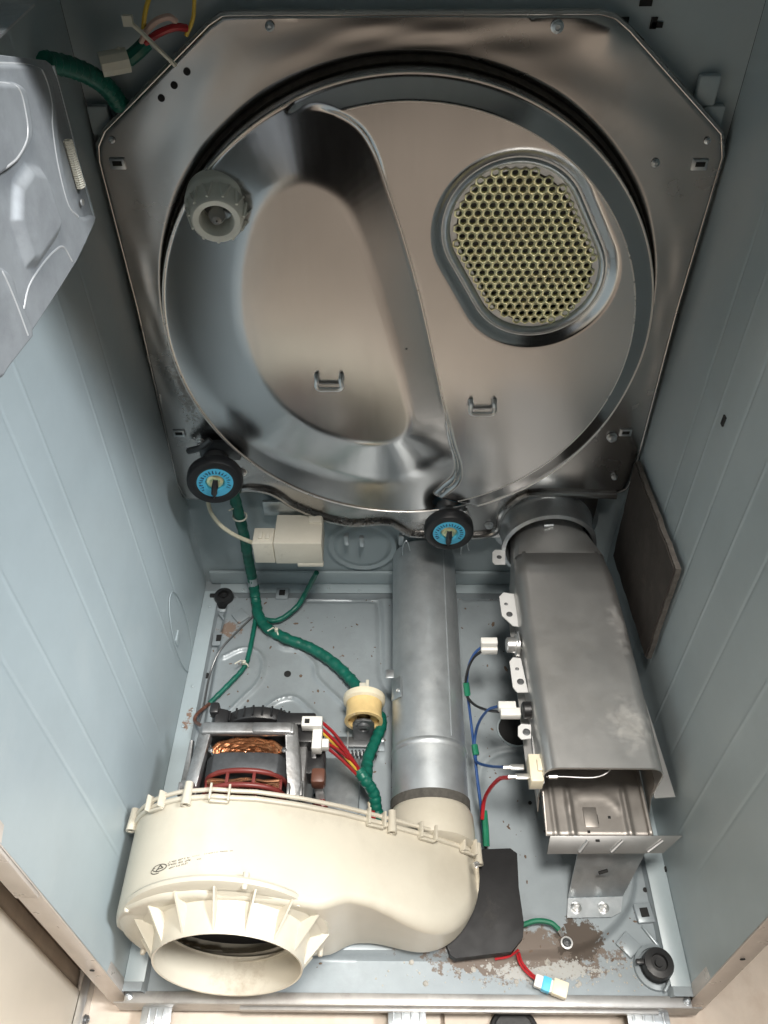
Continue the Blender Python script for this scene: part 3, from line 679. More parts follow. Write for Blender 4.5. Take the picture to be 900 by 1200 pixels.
# ceramic terminal block and element leads
tcz = .168
q = on_z(627, 904, tcz); cer = MB().box(q, (.016, .036, .022)).build('ceramic_block', ivory, ht, bevel=.0015)
MB().box(q+Vector((.006, .002, .006)), (.010, .016, .018)).build('ceramic_step', ivory, cer, bevel=.0015)
MB().tube(smooth([on_z(641, 898, .18), on_z(650, 897, .182), on_z(660, 896, .182)]), .0009, 6).build('element_lead', alu, ht)
MB().tube(smooth([on_z(640, 910, .165), on_z(660, 910, .164), on_z(695, 911, .163), on_z(712, 905, .166), on_z(718, 896, .175)]), .0009, 6).build('element_lead', alu, ht)
for a in ((645, 897), (643, 910)):
    q = on_z(*a, .172); MB().tube([q, q+Vector((.01, 0, 0))], .0028, 8).build('lead_crimp', alu, ht)

# ================================================================ exhaust pipe
PX, PZ, PR = .0325, .062, .0505
pp = thing('exhaust_pipe', (PX, .4, .012), 'galvanised round exhaust pipe running straight back from the blower', 'pipe')
b = MB(); pr = [(PR-.002, .620), (PR, .615), (PR, .285), (PR+.0012, .283), (PR+.0018, .280), (PR+.0012, .277), (PR, .275), (PR, .212), (PR-.0015, .212), (PR-.0015, .6)]
b.lathe([(r, y_) for r, y_ in pr], (PX, 0, PZ-.0143), (0, .997, .0715), 64).build('pipe_body', galv_pipe, pp, ang=30)
MB().lathe([(PR+.0002, .200), (PR+.0022, .201), (PR+.0022, .213), (PR+.0002, .214)], (PX, 0, PZ-.0143), (0, .997, .0715), 64).build('foam_band', foam, pp)
b = MB(); b.box((PX-PR-.004, .386, PZ+.042), (.012, .014, .0015)); b.box((PX-PR+.006, .362, PZ+.042), (.018, .034, .002), Matrix.Rotation(R(-45), 3, 'Y')); t_ = b.build('pipe_tab', galv, pp, bevel=.0006)
screw((PX-PR+.0085, .356, PZ+.0448), (-.7, 0, .7), .003, alu, t_)
for px in (472, 541): 
    q = on_y(px, 640, .585); MB().tube(smooth([q+Vector((0, 0, -.02)), q, q+Vector((.006, 0, .012)), q+Vector((.012, 0, -.01))]), .0012, 6).build('wire_clip', galv, pp)
b = MB(); b.tube([Vector((PX+.0003+(PR+.0003)*math.sin(.62), yy, PZ+(yy-.2)*.0715+(PR+.0003)*math.cos(.62))) for yy in np.linspace(.285, .61, 8)], .0009, 5); b.build('pipe_seam', galv_pipe, pp)

# ================================================================ blower housing
bw = thing('blower_housing', (-.15, .1, .012), 'cream plastic blower housing with round ribbed inlet at front left of the base', 'blower')
SY = .150
seam = [(147, 978), (156, 964), (178, 950), (215, 937), (250, 931), (300, 933), (350, 940), (400, 950), (440, 960), (500, 976), (548, 992), (557, 1003)]
sp = sorted([(on_y(a, b_, SY).x, on_y(a, b_, SY).z) for a, b_ in seam]); sx_ = np.array([p[0] for p in sp]); sz_ = np.array([p[1] for p in sp])
SXC, SZC, SR = -.201, .118, .128
XL, XR = SXC-SR, .092
def ztop(x):
    c = SZC+.104*math.sqrt(max(0, 1-((x-SXC)/SR)**2))
    s = float(np.interp(x, sx_, sz_))
    if x < -.26: return c
    f = min(1, (x+.26)/.06); return c*(1-f)+s*f if f < 1 else s
def zbot(x):
    c = SZC-.104*math.sqrt(max(0, 1-((x-SXC)/SR)**2)); c = max(c, .0135)
    if x > -.19: c = .0135
    if x > .03: c = .0135+.045*(1-math.sqrt(max(0, 1-((x-.03)/(XR-.03))**2)))
    return c
def yfront(x):
    y = .038
    if x > -.10: y = .038+.014*sst(np.array(x), -.10, -.06)
    if x > -.06: y = .052 - .012*float(sst(np.array(x), -.05, .02))
    if x > .02: y = y+.085*(1-math.sqrt(max(0, 1-((x-.02)/(XR-.02))**2)))
    return float(y)
def section(x, y0, y1, grow=0., n=8):
    zt, zb = ztop(x)+grow, zbot(x)-grow
    if zt-zb < .006: zm = (zt+zb)/2; zt, zb = zm+.003, zm-.003
    rf = .009+.012*float(sst(np.array(x), -.08, .05)); rr_ = max(.001, min(rf, (zt-zb)/2*.98, (y1-y0)*.9))
    o = []
    for k in range(n+1): a = -math.pi/2-k*math.pi/2/n; o.append((x, y0+rr_+rr_*math.cos(a), zb+rr_+rr_*math.sin(a)))
    za, zc = zb+rr_, zt-rr_
    for k in range(1, 26): o.append((x, y0, za+(zc-za)*k/26))
    for k in range(n+1): a = math.pi-k*math.pi/2/n; o.append((x, y0+rr_+rr_*math.cos(a), zt-rr_+rr_*math.sin(a)))
    return [(x, y1, zb)]+o+[(x, y1, zt)]
tt = np.linspace(0, math.pi, 90); xs = (XL+XR)/2-(XR-XL)/2*np.cos(tt); xs[0] += 2e-4; xs[-1] -= 2e-4
S = [section(x_, yfront(x_), SY) for x_ in xs]; k = len(S[0])
b = MB(); b.add([p for s in S for p in s], [(i*k+j, i*k+j+1, (i+1)*k+j+1, (i+1)*k+j) for i in range(len(S)-1) for j in range(k-1)]+[tuple(range(k)), tuple(range((len(S)-1)*k, len(S)*k))])
IC = Vector((-.1975, 0, .112)); vv = np.array(b.v)     # inlet axis
b.f = [f for f in b.f if not all(vv[i][1] < .045 and math.hypot(vv[i][0]-IC.x, vv[i][2]-IC.z) < .085 for i in f)]
b.build('front_shell', cream, bw, ang=60)
S = [section(x_, SY+.002, .155, -.008) for x_ in xs]
S2 = []
for s in S: S2.append([(p[0], .150+.055*(.205-p[1])/(.205-.152) if False else .307-p[1], p[2]) for p in s])
b = MB(); b.add([p for s in S2 for p in s], [(i*k+j, i*k+j+1, (i+1)*k+j+1, (i+1)*k+j) for i in range(len(S)-1) for j in range(k-1)]+[tuple(range(k)), tuple(range((len(S)-1)*k, len(S)*k))])
b.build('rear_shell', cream, bw, ang=60)
# outlet sleeve into the pipe
MB().lathe([(.001, .148), (.045, .148), (PR+.004, .153), (PR+.006, .165), (PR+.005, .19), (PR+.0015, .197), (PR-.001, .203), (PR-.001, .22)], (PX, 0, PZ), (0, 1, 0), 56).build('outlet_sleeve', cream, bw)
# seam lips (two beads running round the joint)
outl = [Vector((x_, 0, ztop(x_))) for x_ in xs]
for yy, gr, r in ((SY-.004, .0015, .0030), (SY+.004, .0025, .0026)):
    MB().tube([p+Vector((0, yy, 0))+Vector((0, 0, gr)) for p in outl[2:-1]], r, 8).build('seam_lip', cream, bw)
def surf(px, py, up=0.):
    z = .2
    for _ in range(25): q = on_z(px, py, z+up); z = .5*z+.5*ztop(min(max(q.x, XL+.001), XR-.001))
    return on_z(px, py, z+up)
def tan_at(x): e = .004; return Vector((2*e, 0, ztop(min(x+e, XR))-ztop(max(x-e, XL)))).normalized()
for px in (258, 190, 438, 498, 545):     # U-shaped snap clips
    xq = on_y(px, float(np.interp(px, [a for a, _ in seam], [c_ for _, c_ in seam])), SY).x; tg = tan_at(xq); nr = Vector((-tg.z, 0, tg.x)); o = Vector((xq, SY, ztop(xq)))+nr*.002
    cl = MB()
    for s in (-1, 1): cl.add([o+tg*(s*.0105)+tg*a+nr*c_+Vector((0, e, 0)) for a in (-.0013, .0013) for c_ in (-.001, .009) for e in (-.011, .008)], [(0,1,3,2),(4,6,7,5),(0,4,5,1),(2,3,7,6),(0,2,6,4),(1,5,7,3)])
    cl.add([o+tg*a+nr*c_+Vector((0, e, 0)) for a in (-.0105, .0105) for c_ in (-.001, .004) for e in (-.012, -.009)], [(0,1,3,2),(4,6,7,5),(0,4,5,1),(2,3,7,6),(0,2,6,4),(1,5,7,3)])
    cl.build('snap_clip', cream, bw, bevel=.0006)
for px in (161, 223, 457, 556):          # screw bosses
    xq = on_y(px, float(np.interp(px, [a for a, _ in seam], [c_ for _, c_ in seam])), SY).x; tg = tan_at(xq); nr = Vector((-tg.z, 0, tg.x)); o = Vector((xq, SY, ztop(xq)))+nr*.005
    MB().lathe([(.0048, -.013), (.0052, .0), (.0060, .014), (.0035, .014), (.003, .004), (.0001, .004)], o, (0, -1, 0), 18).build('screw_boss', cream, bw)
screw(on_y(558, 1012, .12), (0, -1, .2), .004, alu, bw)
# inlet flange, collar and triangular ribs
tl = Vector((0, -1, .10)).normalized(); ic = Vector((IC.x, .037, IC.z+.005))
fo = MB().lathe([(.080, -.006), (.1165, -.006), (.118, -.003), (.117, .001), (.112, .003), (.080, .003)], ic+Vector((-.009, 0, 0)), tl, 72).build('inlet_flange', cream, bw)
MB().lathe([(.100, .004), (.088, .0075), (.0855, .014), (.0835, .036), (.0825, .0400), (.0805, .0395), (.0800, .034), (.0805, .0), (.079, -.002)], ic, tl, 72).build('inlet_collar', cream, bw)
N = Vector((0, 0, 1)); N = (N-tl*N.dot(tl)).normalized(); Bq = N.cross(tl)
for a in np.radians([-100, -74, -50, -27, -3, 20, 43, 66, 92, 128, 168, 205]):
    rd = N*math.cos(a)+Bq*math.sin(a); tg = -N*math.sin(a)+Bq*math.cos(a); P = ic+rd*.0835
    MB().prism([P+tl*.003-tg*.0011, P+rd*.026+tl*.003-tg*.0011, P+rd*.024+tl*.006-tg*.0011, P+tl*.037-rd*.0005-tg*.0011], tg*.0022).build('inlet_rib', cream, bw)
for a, rr_ in ((-62, .113), (18, .113), (52, .112), (118, .119), (-118, .117)):
    a = R(a); P = ic+Vector((-.009, 0, 0))+(N*math.cos(a)+Bq*math.sin(a))*rr_
    MB().lathe([(.0036, -.012), (.0032, .004), (.0022, .006), (.0001, .006)], P, tl, 14).build('flange_pin', cream, bw)
P = on_y(132, 1130, .0); MB().lathe([(.0075, -.035), (.0055, .0), (.0058, .012), (.0030, .012), (.0001, .004)], Vector((-.288, .03, .030)), (0.1, -1, -.25), 16).build('mount_post', cream, bw)
# fan wheel behind the inlet
fw_ = MB().lathe([(.0785, 0), (.078, .010), (.060, .004), (.03, .012), (.014, .016), (.0001, .016)], ic+Vector((0, .018, 0)), (0, -1, 0), 40).build('fan_wheel', black, bw)
for kx in range(24):
    a = 2*math.pi*kx/24; d1 = Vector((math.cos(a), 0, math.sin(a))); d2 = Vector((math.cos(a+.2), 0, math.sin(a+.2)))
    P = ic+Vector((0, .040, 0)); MB().prism([P+d1*.056, P+d2*.0775, P+d2*.0775+Vector((0, -.014, 0)), P+d1*.056+Vector((0, -.014, 0))], Vector((-d1.z, 0, d1.x))*.001).build('fan_blade', black, fw_)
# small drain spout and printed mark
q = on_z(515, 1103, .03); MB().lathe([(.006, -.02), (.0065, .004), (.004, .004), (.0001, 0)], q, (.3, -.9, -.3), 14).build('drain_spout', cream, bw)
b = MB(); rg = random.Random(5)
def mark(px0, py0, px1, py1, r): b.tube([surf(px0, py0, .0004), surf(px1, py1, .0004)], r, 4)
def arc(cx, cy, rx, ry, rot, a0, a1, n=14):
    pts = []
    for i in range(n+1):
        a = a0+(a1-a0)*i/n; ex, ey = rx*math.cos(a), ry*math.sin(a); pts.append(surf(cx+ex*math.cos(rot)-ey*math.sin(rot), cy+ex*math.sin(rot)+ey*math.cos(rot), .0004))
    b.tube(pts, .0005, 4)
arc(187, 1017, 8.5, 3.6, -.35, 0, 2*math.pi, 20); arc(184, 1020, 7.5, 3.4, -.45, 1.5, 4.6)
mark(183, 1021, 188, 1014, .0007); mark(188, 1014, 191, 1017, .0007); mark(184, 1019, 190, 1017, .0005)
for (x0, y0, x1, y1, st, amp, dens) in ((197, 1011, 222, 1004.5, 1.5, 1.7, .9), (197, 1014, 223, 1007.5, 1.5, 1.7, .85), (198, 1017.5, 224, 1010, 1.5, 1.6, .85), (226, 1003.5, 276, 996.5, 2.3, .7, .8), (229, 1007, 236, 1006, 1.8, 1.0, .8)):
    xx = x0
    while xx < x1:
        f = (xx-x0)/(x1-x0); yy = y0+(y1-y0)*f-(1.2*math.sin(f*math.pi) if x1 > 260 else 0)
        if rg.random() < dens:
            if rg.random() < .55: mark(xx, yy+amp*.6, xx+.3, yy-amp*.6, .00030)
            else: mark(xx-.2, yy+rg.uniform(-.5, .5)*amp, xx+st*.7, yy+rg.uniform(-.5, .5)*amp, .00030)
        xx += st
b.build('printed_mark', print_ink, bw)

# ================================================================ drive motor
mx_, mz_ = -.196, .117
mo = thing('drive_motor', (mx_, .24, .012), 'open frame electric drive motor with copper windings behind the blower', 'motor')
# laminated core
poly = []
for k in range(28):
    a = 2*math.pi*k/28; ca, sa = math.cos(a), math.sin(a); s_ = (abs(ca)**5+abs(sa)**5)**(-1/5); poly.append(Vector((mx_+.0525*s_*ca, .191, mz_+.074*s_*sa)))
MB().prism(poly, (0, .025, 0)).build('laminated_core', lamin, mo, bevel=.001)
b = MB(); rg = random.Random(1)
for i in range(20):
    f = i/19; pts = []
    for k in range(31):
        a = math.pi*(.01+.98*k/30)
        pts.append(Vector((mx_+.044*(1-.72*f)*math.cos(a)+rg.uniform(-.0004, .0004), .217+(.0185*(1-.62*f))*math.sin(a)**.7+.0008*math.sin(k*1.1+i), .184-.020*f+.004*math.sin(a)+rg.uniform(-.0007, .0007))))
    b.tube(pts, .0017, 6)
b.build('rear_winding', copper, mo)
b = MB()
for i in range(34):
    zz = .186-.0016*i; pts = [Vector((mx_+xx, .1815+.0025*math.sin(i*2.3)+.0012*math.sin(xx*160+i), zz+.0016*math.sin(xx*70+i*1.7)-.10*abs(xx)**1.6)) for xx in np.linspace(-.043, .043, 12)]
    b.tube(pts, .0014, 5)
for i in range(26):
    x0_ = rg.uniform(-.0, .034); b.tube([Vector((mx_+x0_, .1785, .186-rg.uniform(0, .03))), Vector((mx_+x0_+rg.uniform(-.012, .012), .1775, .178-rg.uniform(0, .035)))], .0012, 5)
b.build('front_winding', copper2, mo)
# red-brown bobbin in front
b = MB()
def arch(a): return Vector((mx_+.050*math.sin(a), 0, mz_+.010+.066*max(0, math.cos(a))**.45))
top = [arch(a) for a in np.linspace(-1.5, 1.5, 26)]
b.tube([p+Vector((0, .1715, .003)) for p in top], .0034, 8); b.tube([p+Vector((0, .1905, .001)) for p in top], .0034, 8)
for xx in (-.046, -.018, .014, .044):
    zt_ = mz_+.010+.066*math.sqrt(max(0, 1-(xx/.050)**2))**.45
    b.box((mx_+xx, .1712, zt_-.035), (.0048, .004, .07)); b.box((mx_+xx, .181, zt_+.001), (.004, .020, .0035))
b.build('winding_bobbin', redbob, mo, bevel=.0008)
# cast end frames
b = MB(); b.box((mx_, .2445, mz_+.078), (.116, .016, .010)); b.box((mx_, .2505, mz_+.02), (.112, .006, .12))
b.build('rear_end_frame', cast, mo, bevel=.003, seg=3)
MB().box((mx_+.030, .2445, mz_+.0805), (.048, .0135, .008)).build('frame_pad', cast, mo, bevel=.0015)
for s in (-1, 1):
    b = MB()
    b.prism([Vector((mx_+s*.046, .252, mz_+.082)), Vector((mx_+s*.060, .252, mz_+.080)), Vector((mx_+s*.066, .215, mz_+.070)), Vector((mx_+s*.073, .160, mz_+.064)), Vector((mx_+s*.056, .160, mz_+.068)), Vector((mx_+s*.052, .190, mz_+.077)), Vector((mx_+s*.046, .236, mz_+.080))], (0, 0, -.016))
    b.box((mx_+s*.064, .206, mz_-.01), (.014, .085, .11))
    b.build('side_frame', cast, mo, bevel=.0025, seg=2)
    b = MB(); b.box((mx_+s*.064, .170, mz_+.062), (.020, .026, .010)); b.box((mx_+s*.0565, .166, mz_+.074), (.0035, .016, .014)); b.box((mx_+s*.0715, .166, mz_+.074), (.0035, .016, .014))
    b.build('frame_lug', cast, mo, bevel=.0012)
    MB().prism([Vector((mx_+s*.074, .245, mz_+.05)), Vector((mx_+s*.078, .245, mz_+.05)), Vector((mx_+s*.100, .17, mz_-.02)), Vector((mx_+s*.085, .17, mz_-.02))], (0, .004, -.01)).build('frame_strap', cast, mo, bevel=.001)
for px, py in ((247, 879), (333, 879)): screw(on_z(px, py, mz_+.0775), (0, 0, 1), .0028, greymet, mo)
# black belt pulley / fan ring at the rear
fy = -.052
MB().lathe([(.020, .322+fy), (.050, .320+fy), (.055, .322+fy), (.057, .327+fy), (.0565, .336+fy), (.053, .339+fy), (.046, .340+fy), (.044, .334+fy), (.02, .332+fy)], (mx_+.006, 0, mz_+.008), (0, 1, 0), 40).build('fan_ring', black, mo)
b = MB()
for k in range(30):
    a = 2*math.pi*k/30; d1 = Vector((math.cos(a), 0, math.sin(a))); b.tube([Vector((mx_+.006, .324+fy, mz_+.008))+d1*.0575, Vector((mx_+.006, .338+fy, mz_+.008))+d1*.0575], .0015, 5)
b.build('ring_teeth', black, mo)
MB().lathe([(.0001, .262), (.010, .262), (.010, .292), (.0001, .293)], (mx_+.006, 0, mz_+.008), (0, 1, 0), 20).build('shaft', galv, mo)
b = MB(); b.box((mx_-.044, .272, mz_+.050), (.018, .026, .022), Matrix.Rotation(.4, 3, 'Y')); b.box((mx_-.050, .282, mz_+.060), (.012, .016, .016)); b.build('black_lug', black, mo, bevel=.003)
b = MB(); b.box((mx_+.072, .252, mz_+.032), (.036, .026, .05)); b.box((mx_+.080, .226, mz_+.020), (.026, .036, .030)); b.box((mx_+.056, .268, mz_+.050), (.05, .018, .03)); b.build('start_switch', black, mo, bevel=.003)
b = MB(); b.box((mx_+.086, .206, mz_+.026), (.018, .020, .022)); b.build('switch_cover', brown, mo, bevel=.004)
MB().tube(smooth([Vector((mx_+.080, .19, mz_-.02)), Vector((mx_+.092, .185, mz_+.0)), Vector((mx_+.092, .170, mz_-.05))]), .005, 8).build('bobbin_wing', redbob, mo)
b = MB(); b.box((mx_-.03, .25, .018), (.17, .13, .012)); b.box((mx_+.105, .22, .020), (.055, .15, .016)); b.build('motor_mount', galv, mo, bevel=.002)
# white plugs on the switch
b = MB(); q = on_z(366, 848, .184); b.box(q, (.026, .014, .014)); con = b.build('white_plug', white, mo, bevel=.0012)
MB().box(q+Vector((-.006, -.0005, .007)), (.006, .006, .001)).build('plug_window', dark, con)
q2 = on_z(372, 866, .174); MB().box(q2, (.012, .034, .016)).build('white_plug', white, mo, bevel=.0012)
q3 = on_z(379, 873, .165); MB().box(q3, (.014, .012, .012)).build('white_plug', white, mo, bevel=.0012)

# ---------------------------------------------------------------- motor leads
ml = thing('motor_leads', (-.09, .25, .03), 'bundle of red, yellow and brown leads running from motor plugs to green taped harness', 'wires')
for pts, m_ in (([(378, 847, .175), (392, 860, .155), (405, 878, .12), (420, 900, .085)], red), ([(376, 853, .17), (392, 868, .15), (408, 885, .115), (421, 902, .085)], red), ([(375, 856, .168), (388, 868, .15), (402, 884, .118), (418, 902, .087)], yellow), ([(380, 870, .155), (395, 878, .135), (412, 893, .10), (423, 906, .082)], red), ([(374, 866, .155), (388, 874, .14), (405, 890, .105), (420, 906, .082)], brown), ([(383, 876, .15), (400, 890, .12), (418, 908, .084)], red)):
    wire([on_z(a, b_, z_) for a, b_, z_ in pts], .0024, m_, 'lead', ml)
wire([on_z(a, b_, z_) for a, b_, z_ in ((370, 878, .14), (375, 895, .10), (372, 908, .07), (362, 914, .05), (352, 905, .06), (350, 893, .08))], .0022, blue, 'lead', ml)
wire([on_z(a, b_, z_) for a, b_, z_ in ((352, 884, .12), (354, 898, .09), (362, 908, .06))], .0022, blackw, 'lead', ml)
wire([on_z(a, b_, z_) for a, b_, z_ in ((345, 878, .13), (354, 888, .11), (360, 897, .085))], .0022, creamw, 'lead', ml)

# ================================================================ idler pulley
ip = thing('idler_pulley', (-.062, .36, .012), 'amber and ivory plastic idler pulley on grey steel arm between motor and pipe', 'pulley')
yc = on_z(426, 833, .075); IX, IY, IZ = yc.x, .345, .060
MB().lathe([(.0001, .030), (.024, .030), (.0305, .029), (.0310, .024), (.0300, .020), (.0262, .0175)], (IX, IY, IZ), (0, 1, 0), 44).build('flange', ivory, ip)
MB().lathe([(.0262, .0185), (.0255, .010), (.0262, -.006), (.0275, -.008), (.0275, -.011), (.0225, -.0115), (.0215, -.004), (.010, -.004)], (IX, IY, IZ), (0, 1, 0), 44).build('wheel', amber, ip)
b = MB(); ar = [(-.0155, -.045), (-.0155, .004), (-.011, .013), (0, .0165), (.011, .013), (.0155, .004), (.0155, -.045)]
b.prism([Vector((IX+a, IY-.014, IZ+c_)) for a, c_ in ar], (0, -.004, 0)); b.box((IX-.020, IY-.020, IZ-.042), (.075, .016, .005)); b.build('arm', greymet, ip, bevel=.001)
MB().lathe([(.0095, 0), (.009, .004), (.005, .006), (.0045, .003), (.0001, .003)], (IX, IY-.018, IZ), (0, -1, 0), 20).build('bolt', greymet, ip)
b = MB(); hx = [Vector((IX-.034+i*.0009, IY-.042+.0048*math.sin(i*1.05), .025+.0048*math.cos(i*1.05))) for i in range(60)]; b.tube(hx, .0011, 5); b.build('spring', greymet, ip)
MB().box((IX+.024, IY-.03, .030), (.012, .006, .03)).build('spring_anchor', galv, ip, bevel=.001)
bp_ = MB().box((-.083, .275, .0135), (.002, .13, .02)).build('pivot_bracket', galv, ip)

# ================================================================ terminal box on rear wall
tb = thing('junction_box', on_y(335, 640, .58), 'cream plastic junction box fixed to rear wall below the drum back', 'junction box')
fA = on_y(295, 637, .552); fB = on_y(376, 631, .552); fC = on_y(376, 668, .552); fD = on_y(298, 660, .552)
x0, x1 = fA.x, fB.x; zt = fA.z; zb = fD.z; xm = x0+(x1-x0)*.30; xs_ = x0+(x1-x0)*.62
b = MB(); b.prism([Vector((x0, .552, zt)), Vector((xm, .552, zt)), Vector((xm, .585, zt)), Vector((x0, .585, zt))], (0, 0, zb-zt)); b.build('box_body', cream2, tb, bevel=.0018)
b = MB(); b.prism([Vector((xm+.0006, .5515, zt+.001)), Vector((x1, .5515, zt+.001)), Vector((x1-.001, .612, zt+.001)), Vector((xm+.0006, .612, zt+.001))], (0, 0, zb-zt-.002))
b.prism([Vector((xs_, .5510, zb)), Vector((x1+.0003, .5510, zb)), Vector((x1+.0003, .56, zb)), Vector((xs_, .56, zb))], (0, 0, -.008)); b.build('box_cover', cream2, tb, bevel=.0018)
for dx in (.0, .011):
    MB().box((xm-.020+dx, .568, zt+.0012), (.006, .014, .003)).build('latch_rib', cream2, tb, bevel=.0006)
MB().box((x1-.012, .60, zt+.002), (.020, .014, .005)).build('latch_lug', cream2, tb, bevel=.0015)
MB().box((xm+.02, .618, zt+.010), (.08, .006, .03)).build('mount_plate', galv, tb, bevel=.001)
# cream cable from behind the roller into the box
tag(wire([on_y(243, 585, .585), on_y(247, 600, .58), on_y(258, 615, .572), on_y(275, 627, .567), on_y(296, 636, .567)], .0036, creamw, 'cream_cable'), 'thin cream cable running from behind the left roller into cream junction box', 'cable')

# ================================================================ green harness
hn = thing('wiring_harness', fp(300, 718), 'thick green taped wiring harness branching across the base pan from left roller', 'wire harness')
def taped(pts, r, name='taped_branch'):
    P = smooth(pts, 14); rg = random.Random(len(P)); rr_ = [r*(.96+.16*((i % 6)/6)+rg.uniform(-.04, .04)) for i in range(len(P))]
    return MB().tube(P, rr_, 10, twist=.08).build(name, green, hn, ang=60)
taped([on_y(272, 572, .60), on_y(278, 595, .597), on_y(286, 628, .60), on_y(292, 660, .60), on_y(297, 685, .595), fp(300, 705, .012), fp(303, 722, .010)], .0082)
taped([fp(300, 715, .010), fp(312, 735, .010), fp(335, 748, .012), fp(365, 760, .012), fp(390, 776, .013), fp(410, 795, .016), fp(424, 812, .022)], .0086)
taped([fp(302, 724, .008), fp(325, 727, .010), fp(347, 712, .014), on_y(358, 695, .585), on_y(371, 671, .57)], .0042)
taped([fp(300, 722, .006), fp(297, 740, .006), fp(292, 765, .006), fp(286, 782, .006), fp(270, 800, .006), fp(246, 824, .006)], .0038)
taped([on_z(446, 838, .03), on_z(447, 850, .04), on_z(440, 868, .05), on_z(431, 890, .06), on_z(430, 910, .07)], .0078)
taped([on_z(420, 902, .085), on_z(428, 914, .078), on_z(438, 930, .06), on_z(441, 948, .045), on_z(446, 962, .035)], .0078)
wire([fp(248, 823, .006), fp(240, 829, .008), fp(230, 838, .012), fp(229, 846, .02), fp(240, 852, .05)], .003, brown, 'brown_lead', hn)
wire([fp(305, 722, .01), fp(312, 729, .012), fp(318, 735, .012)], .003, red, 'red_lead', hn)
wire([fp(300, 719, .003), fp(280, 738, .003), fp(258, 762, .003), fp(246, 790, .003), fp(238, 830, .003), fp(232, 850, .003)], .0019, greymet, 'grey_lead', hn)
def zip_(c, axis, r, name='zip_tie'):
    o = MB(); pts = circ(c, r, axis, 20); o.tube(pts+[pts[0]], .0013, 6, False); a = Vector(axis).normalized()
    o.box(c+Vector((0, -.001, r+.002)), (.005, .005, .005)); o.tube([c+Vector((0, 0, r)), c+Vector((-.004, -.004, r+.012)), c+Vector((-.012, -.012, r+.014))], .0012, 5)
    return o.build(name, ziptie, hn)
zip_(fp(325, 743, .010), (1, .4, 0), .0105); zip_(fp(287, 779, .006), (.5, 1, 0), .006); zip_(on_y(281, 605, .597), (.1, 0, 1), .0105)
b = MB(); q = fp(426, 806, .030); b.box(q, (.012, .01, .014)); b.box(q+Vector((.006, 0, .006)), (.005, .014, .012)); b.build('white_clip', ziptie, hn, bevel=.001)
MB().tube([on_y(296, 676, .598), on_y(297, 687, .595)], .0088, 10).build('grey_wrap', galv, hn)
for a, m_ in (((434, 940), ivory), ((436, 950), red)):
    q = on_z(*a, .05); MB().tube([q, q+Vector((.002, -.01, -.01))], .004, 8).build('loose_end', m_, hn)

# ================================================================ blue heater wiring
bl_ = thing('heater_wiring', fp(556, 900), 'blue, black and red leads with white plugs beside the heater duct', 'wires')
WZ = .155
def W(pts, r, m_, name='lead'): return wire([on_z(a, b_, z_) for a, b_, z_ in pts], r, m_, name, bl_)
W([(566, 757, WZ), (556, 766, .145), (549, 782, .13), (547, 805, .11), (550, 830, .09), (553, 855, .075), (556, 880, .07), (560, 920, .06), (564, 950, .04), (568, 990, .03)], .0022, blue)
W([(566, 762, WZ), (554, 772, .14), (547, 790, .125), (546, 812, .105), (555, 825, .11), (570, 832, .135), (584, 834, .155)], .0022, blackw)
W([(583, 828, WZ), (572, 832, .14), (562, 845, .11), (557, 862, .08), (556, 882, .07), (559, 893, .075), (575, 898, .11), (598, 899, .16)], .0022, blue)
W([(598, 911, .16), (585, 913, .13), (573, 926, .09), (567, 940, .06), (565, 960, .045)], .0030, red)
W([(557, 880, .07), (558, 900, .066), (561, 925, .058), (565, 955, .042)], .0024, blue)
for pts in ([(546, 800, .116), (548, 815, .104)], [(556, 873, .074), (558, 885, .071)], [(567, 950, .044), (569, 970, .036), (570, 992, .03)]):
    P = [on_z(*p_) for p_ in pts]; MB().tube(P, .0045, 8).build('green_tape', green2, bl_)
def plug(px, py, zz, l=.023, wd=.0105):
    q = on_z(px, py, zz); MB().box(q, (l, wd, .011)).build('white_plug', white, bl_, bevel=.0012)
    return q
plug(573, 753, WZ+.008); plug(573, 761, WZ-.002); plug(594, 828, WZ+.006); plug(598, 836, WZ+.004, .026, .012)
for (a, b_) in ((606, 899), (612, 910)):
    q = on_z(a, b_, .165); o = MB().box(q, (.017, .007, .004)).build('spade_terminal', alu, bl_, bevel=.001)
    MB().tube([q+Vector((-.017, 0, -.001)), q+Vector((-.007, 0, 0))], .0026, 8).build('terminal_crimp', alu, o)

# ================================================================ rubber flap
fpz = [(a, b_, .034-.010*max(0, (b_-1040)/80)) for a, b_ in ((543, 996), (598, 994), (606, 1000), (608, 1040), (614, 1082), (613, 1098), (600, 1115), (534, 1123), (528, 1119), (516, 1090), (528, 1078), (540, 1060), (548, 1040))]
P = [on_z(*a) for a in fpz]
cx = sum((p for p in P), Vector())/len(P); b = MB(); n = len(P)
Pm = [p.lerp(cx, .35)+Vector((0, 0, .002)) for p in P]
vs = [p for p in P]+Pm+[cx+Vector((0, 0, .003))]+[p-Vector((0, 0, .014)) for p in P]
b.add(vs, [(i, (i+1) % n, n+(i+1) % n, n+i) for i in range(n)]+[(n+i, n+(i+1) % n, 2*n) for i in range(n)]+[(i, (i+1) % n, 2*n+1+(i+1) % n, 2*n+1+i) for i in range(n)]+[tuple(range(2*n+1, 3*n+1))])
tag(b.build('rubber_flap', flapm, None, ang=30), 'black rubber sheet lying on base pan beside the right end of the blower', 'rubber sheet')

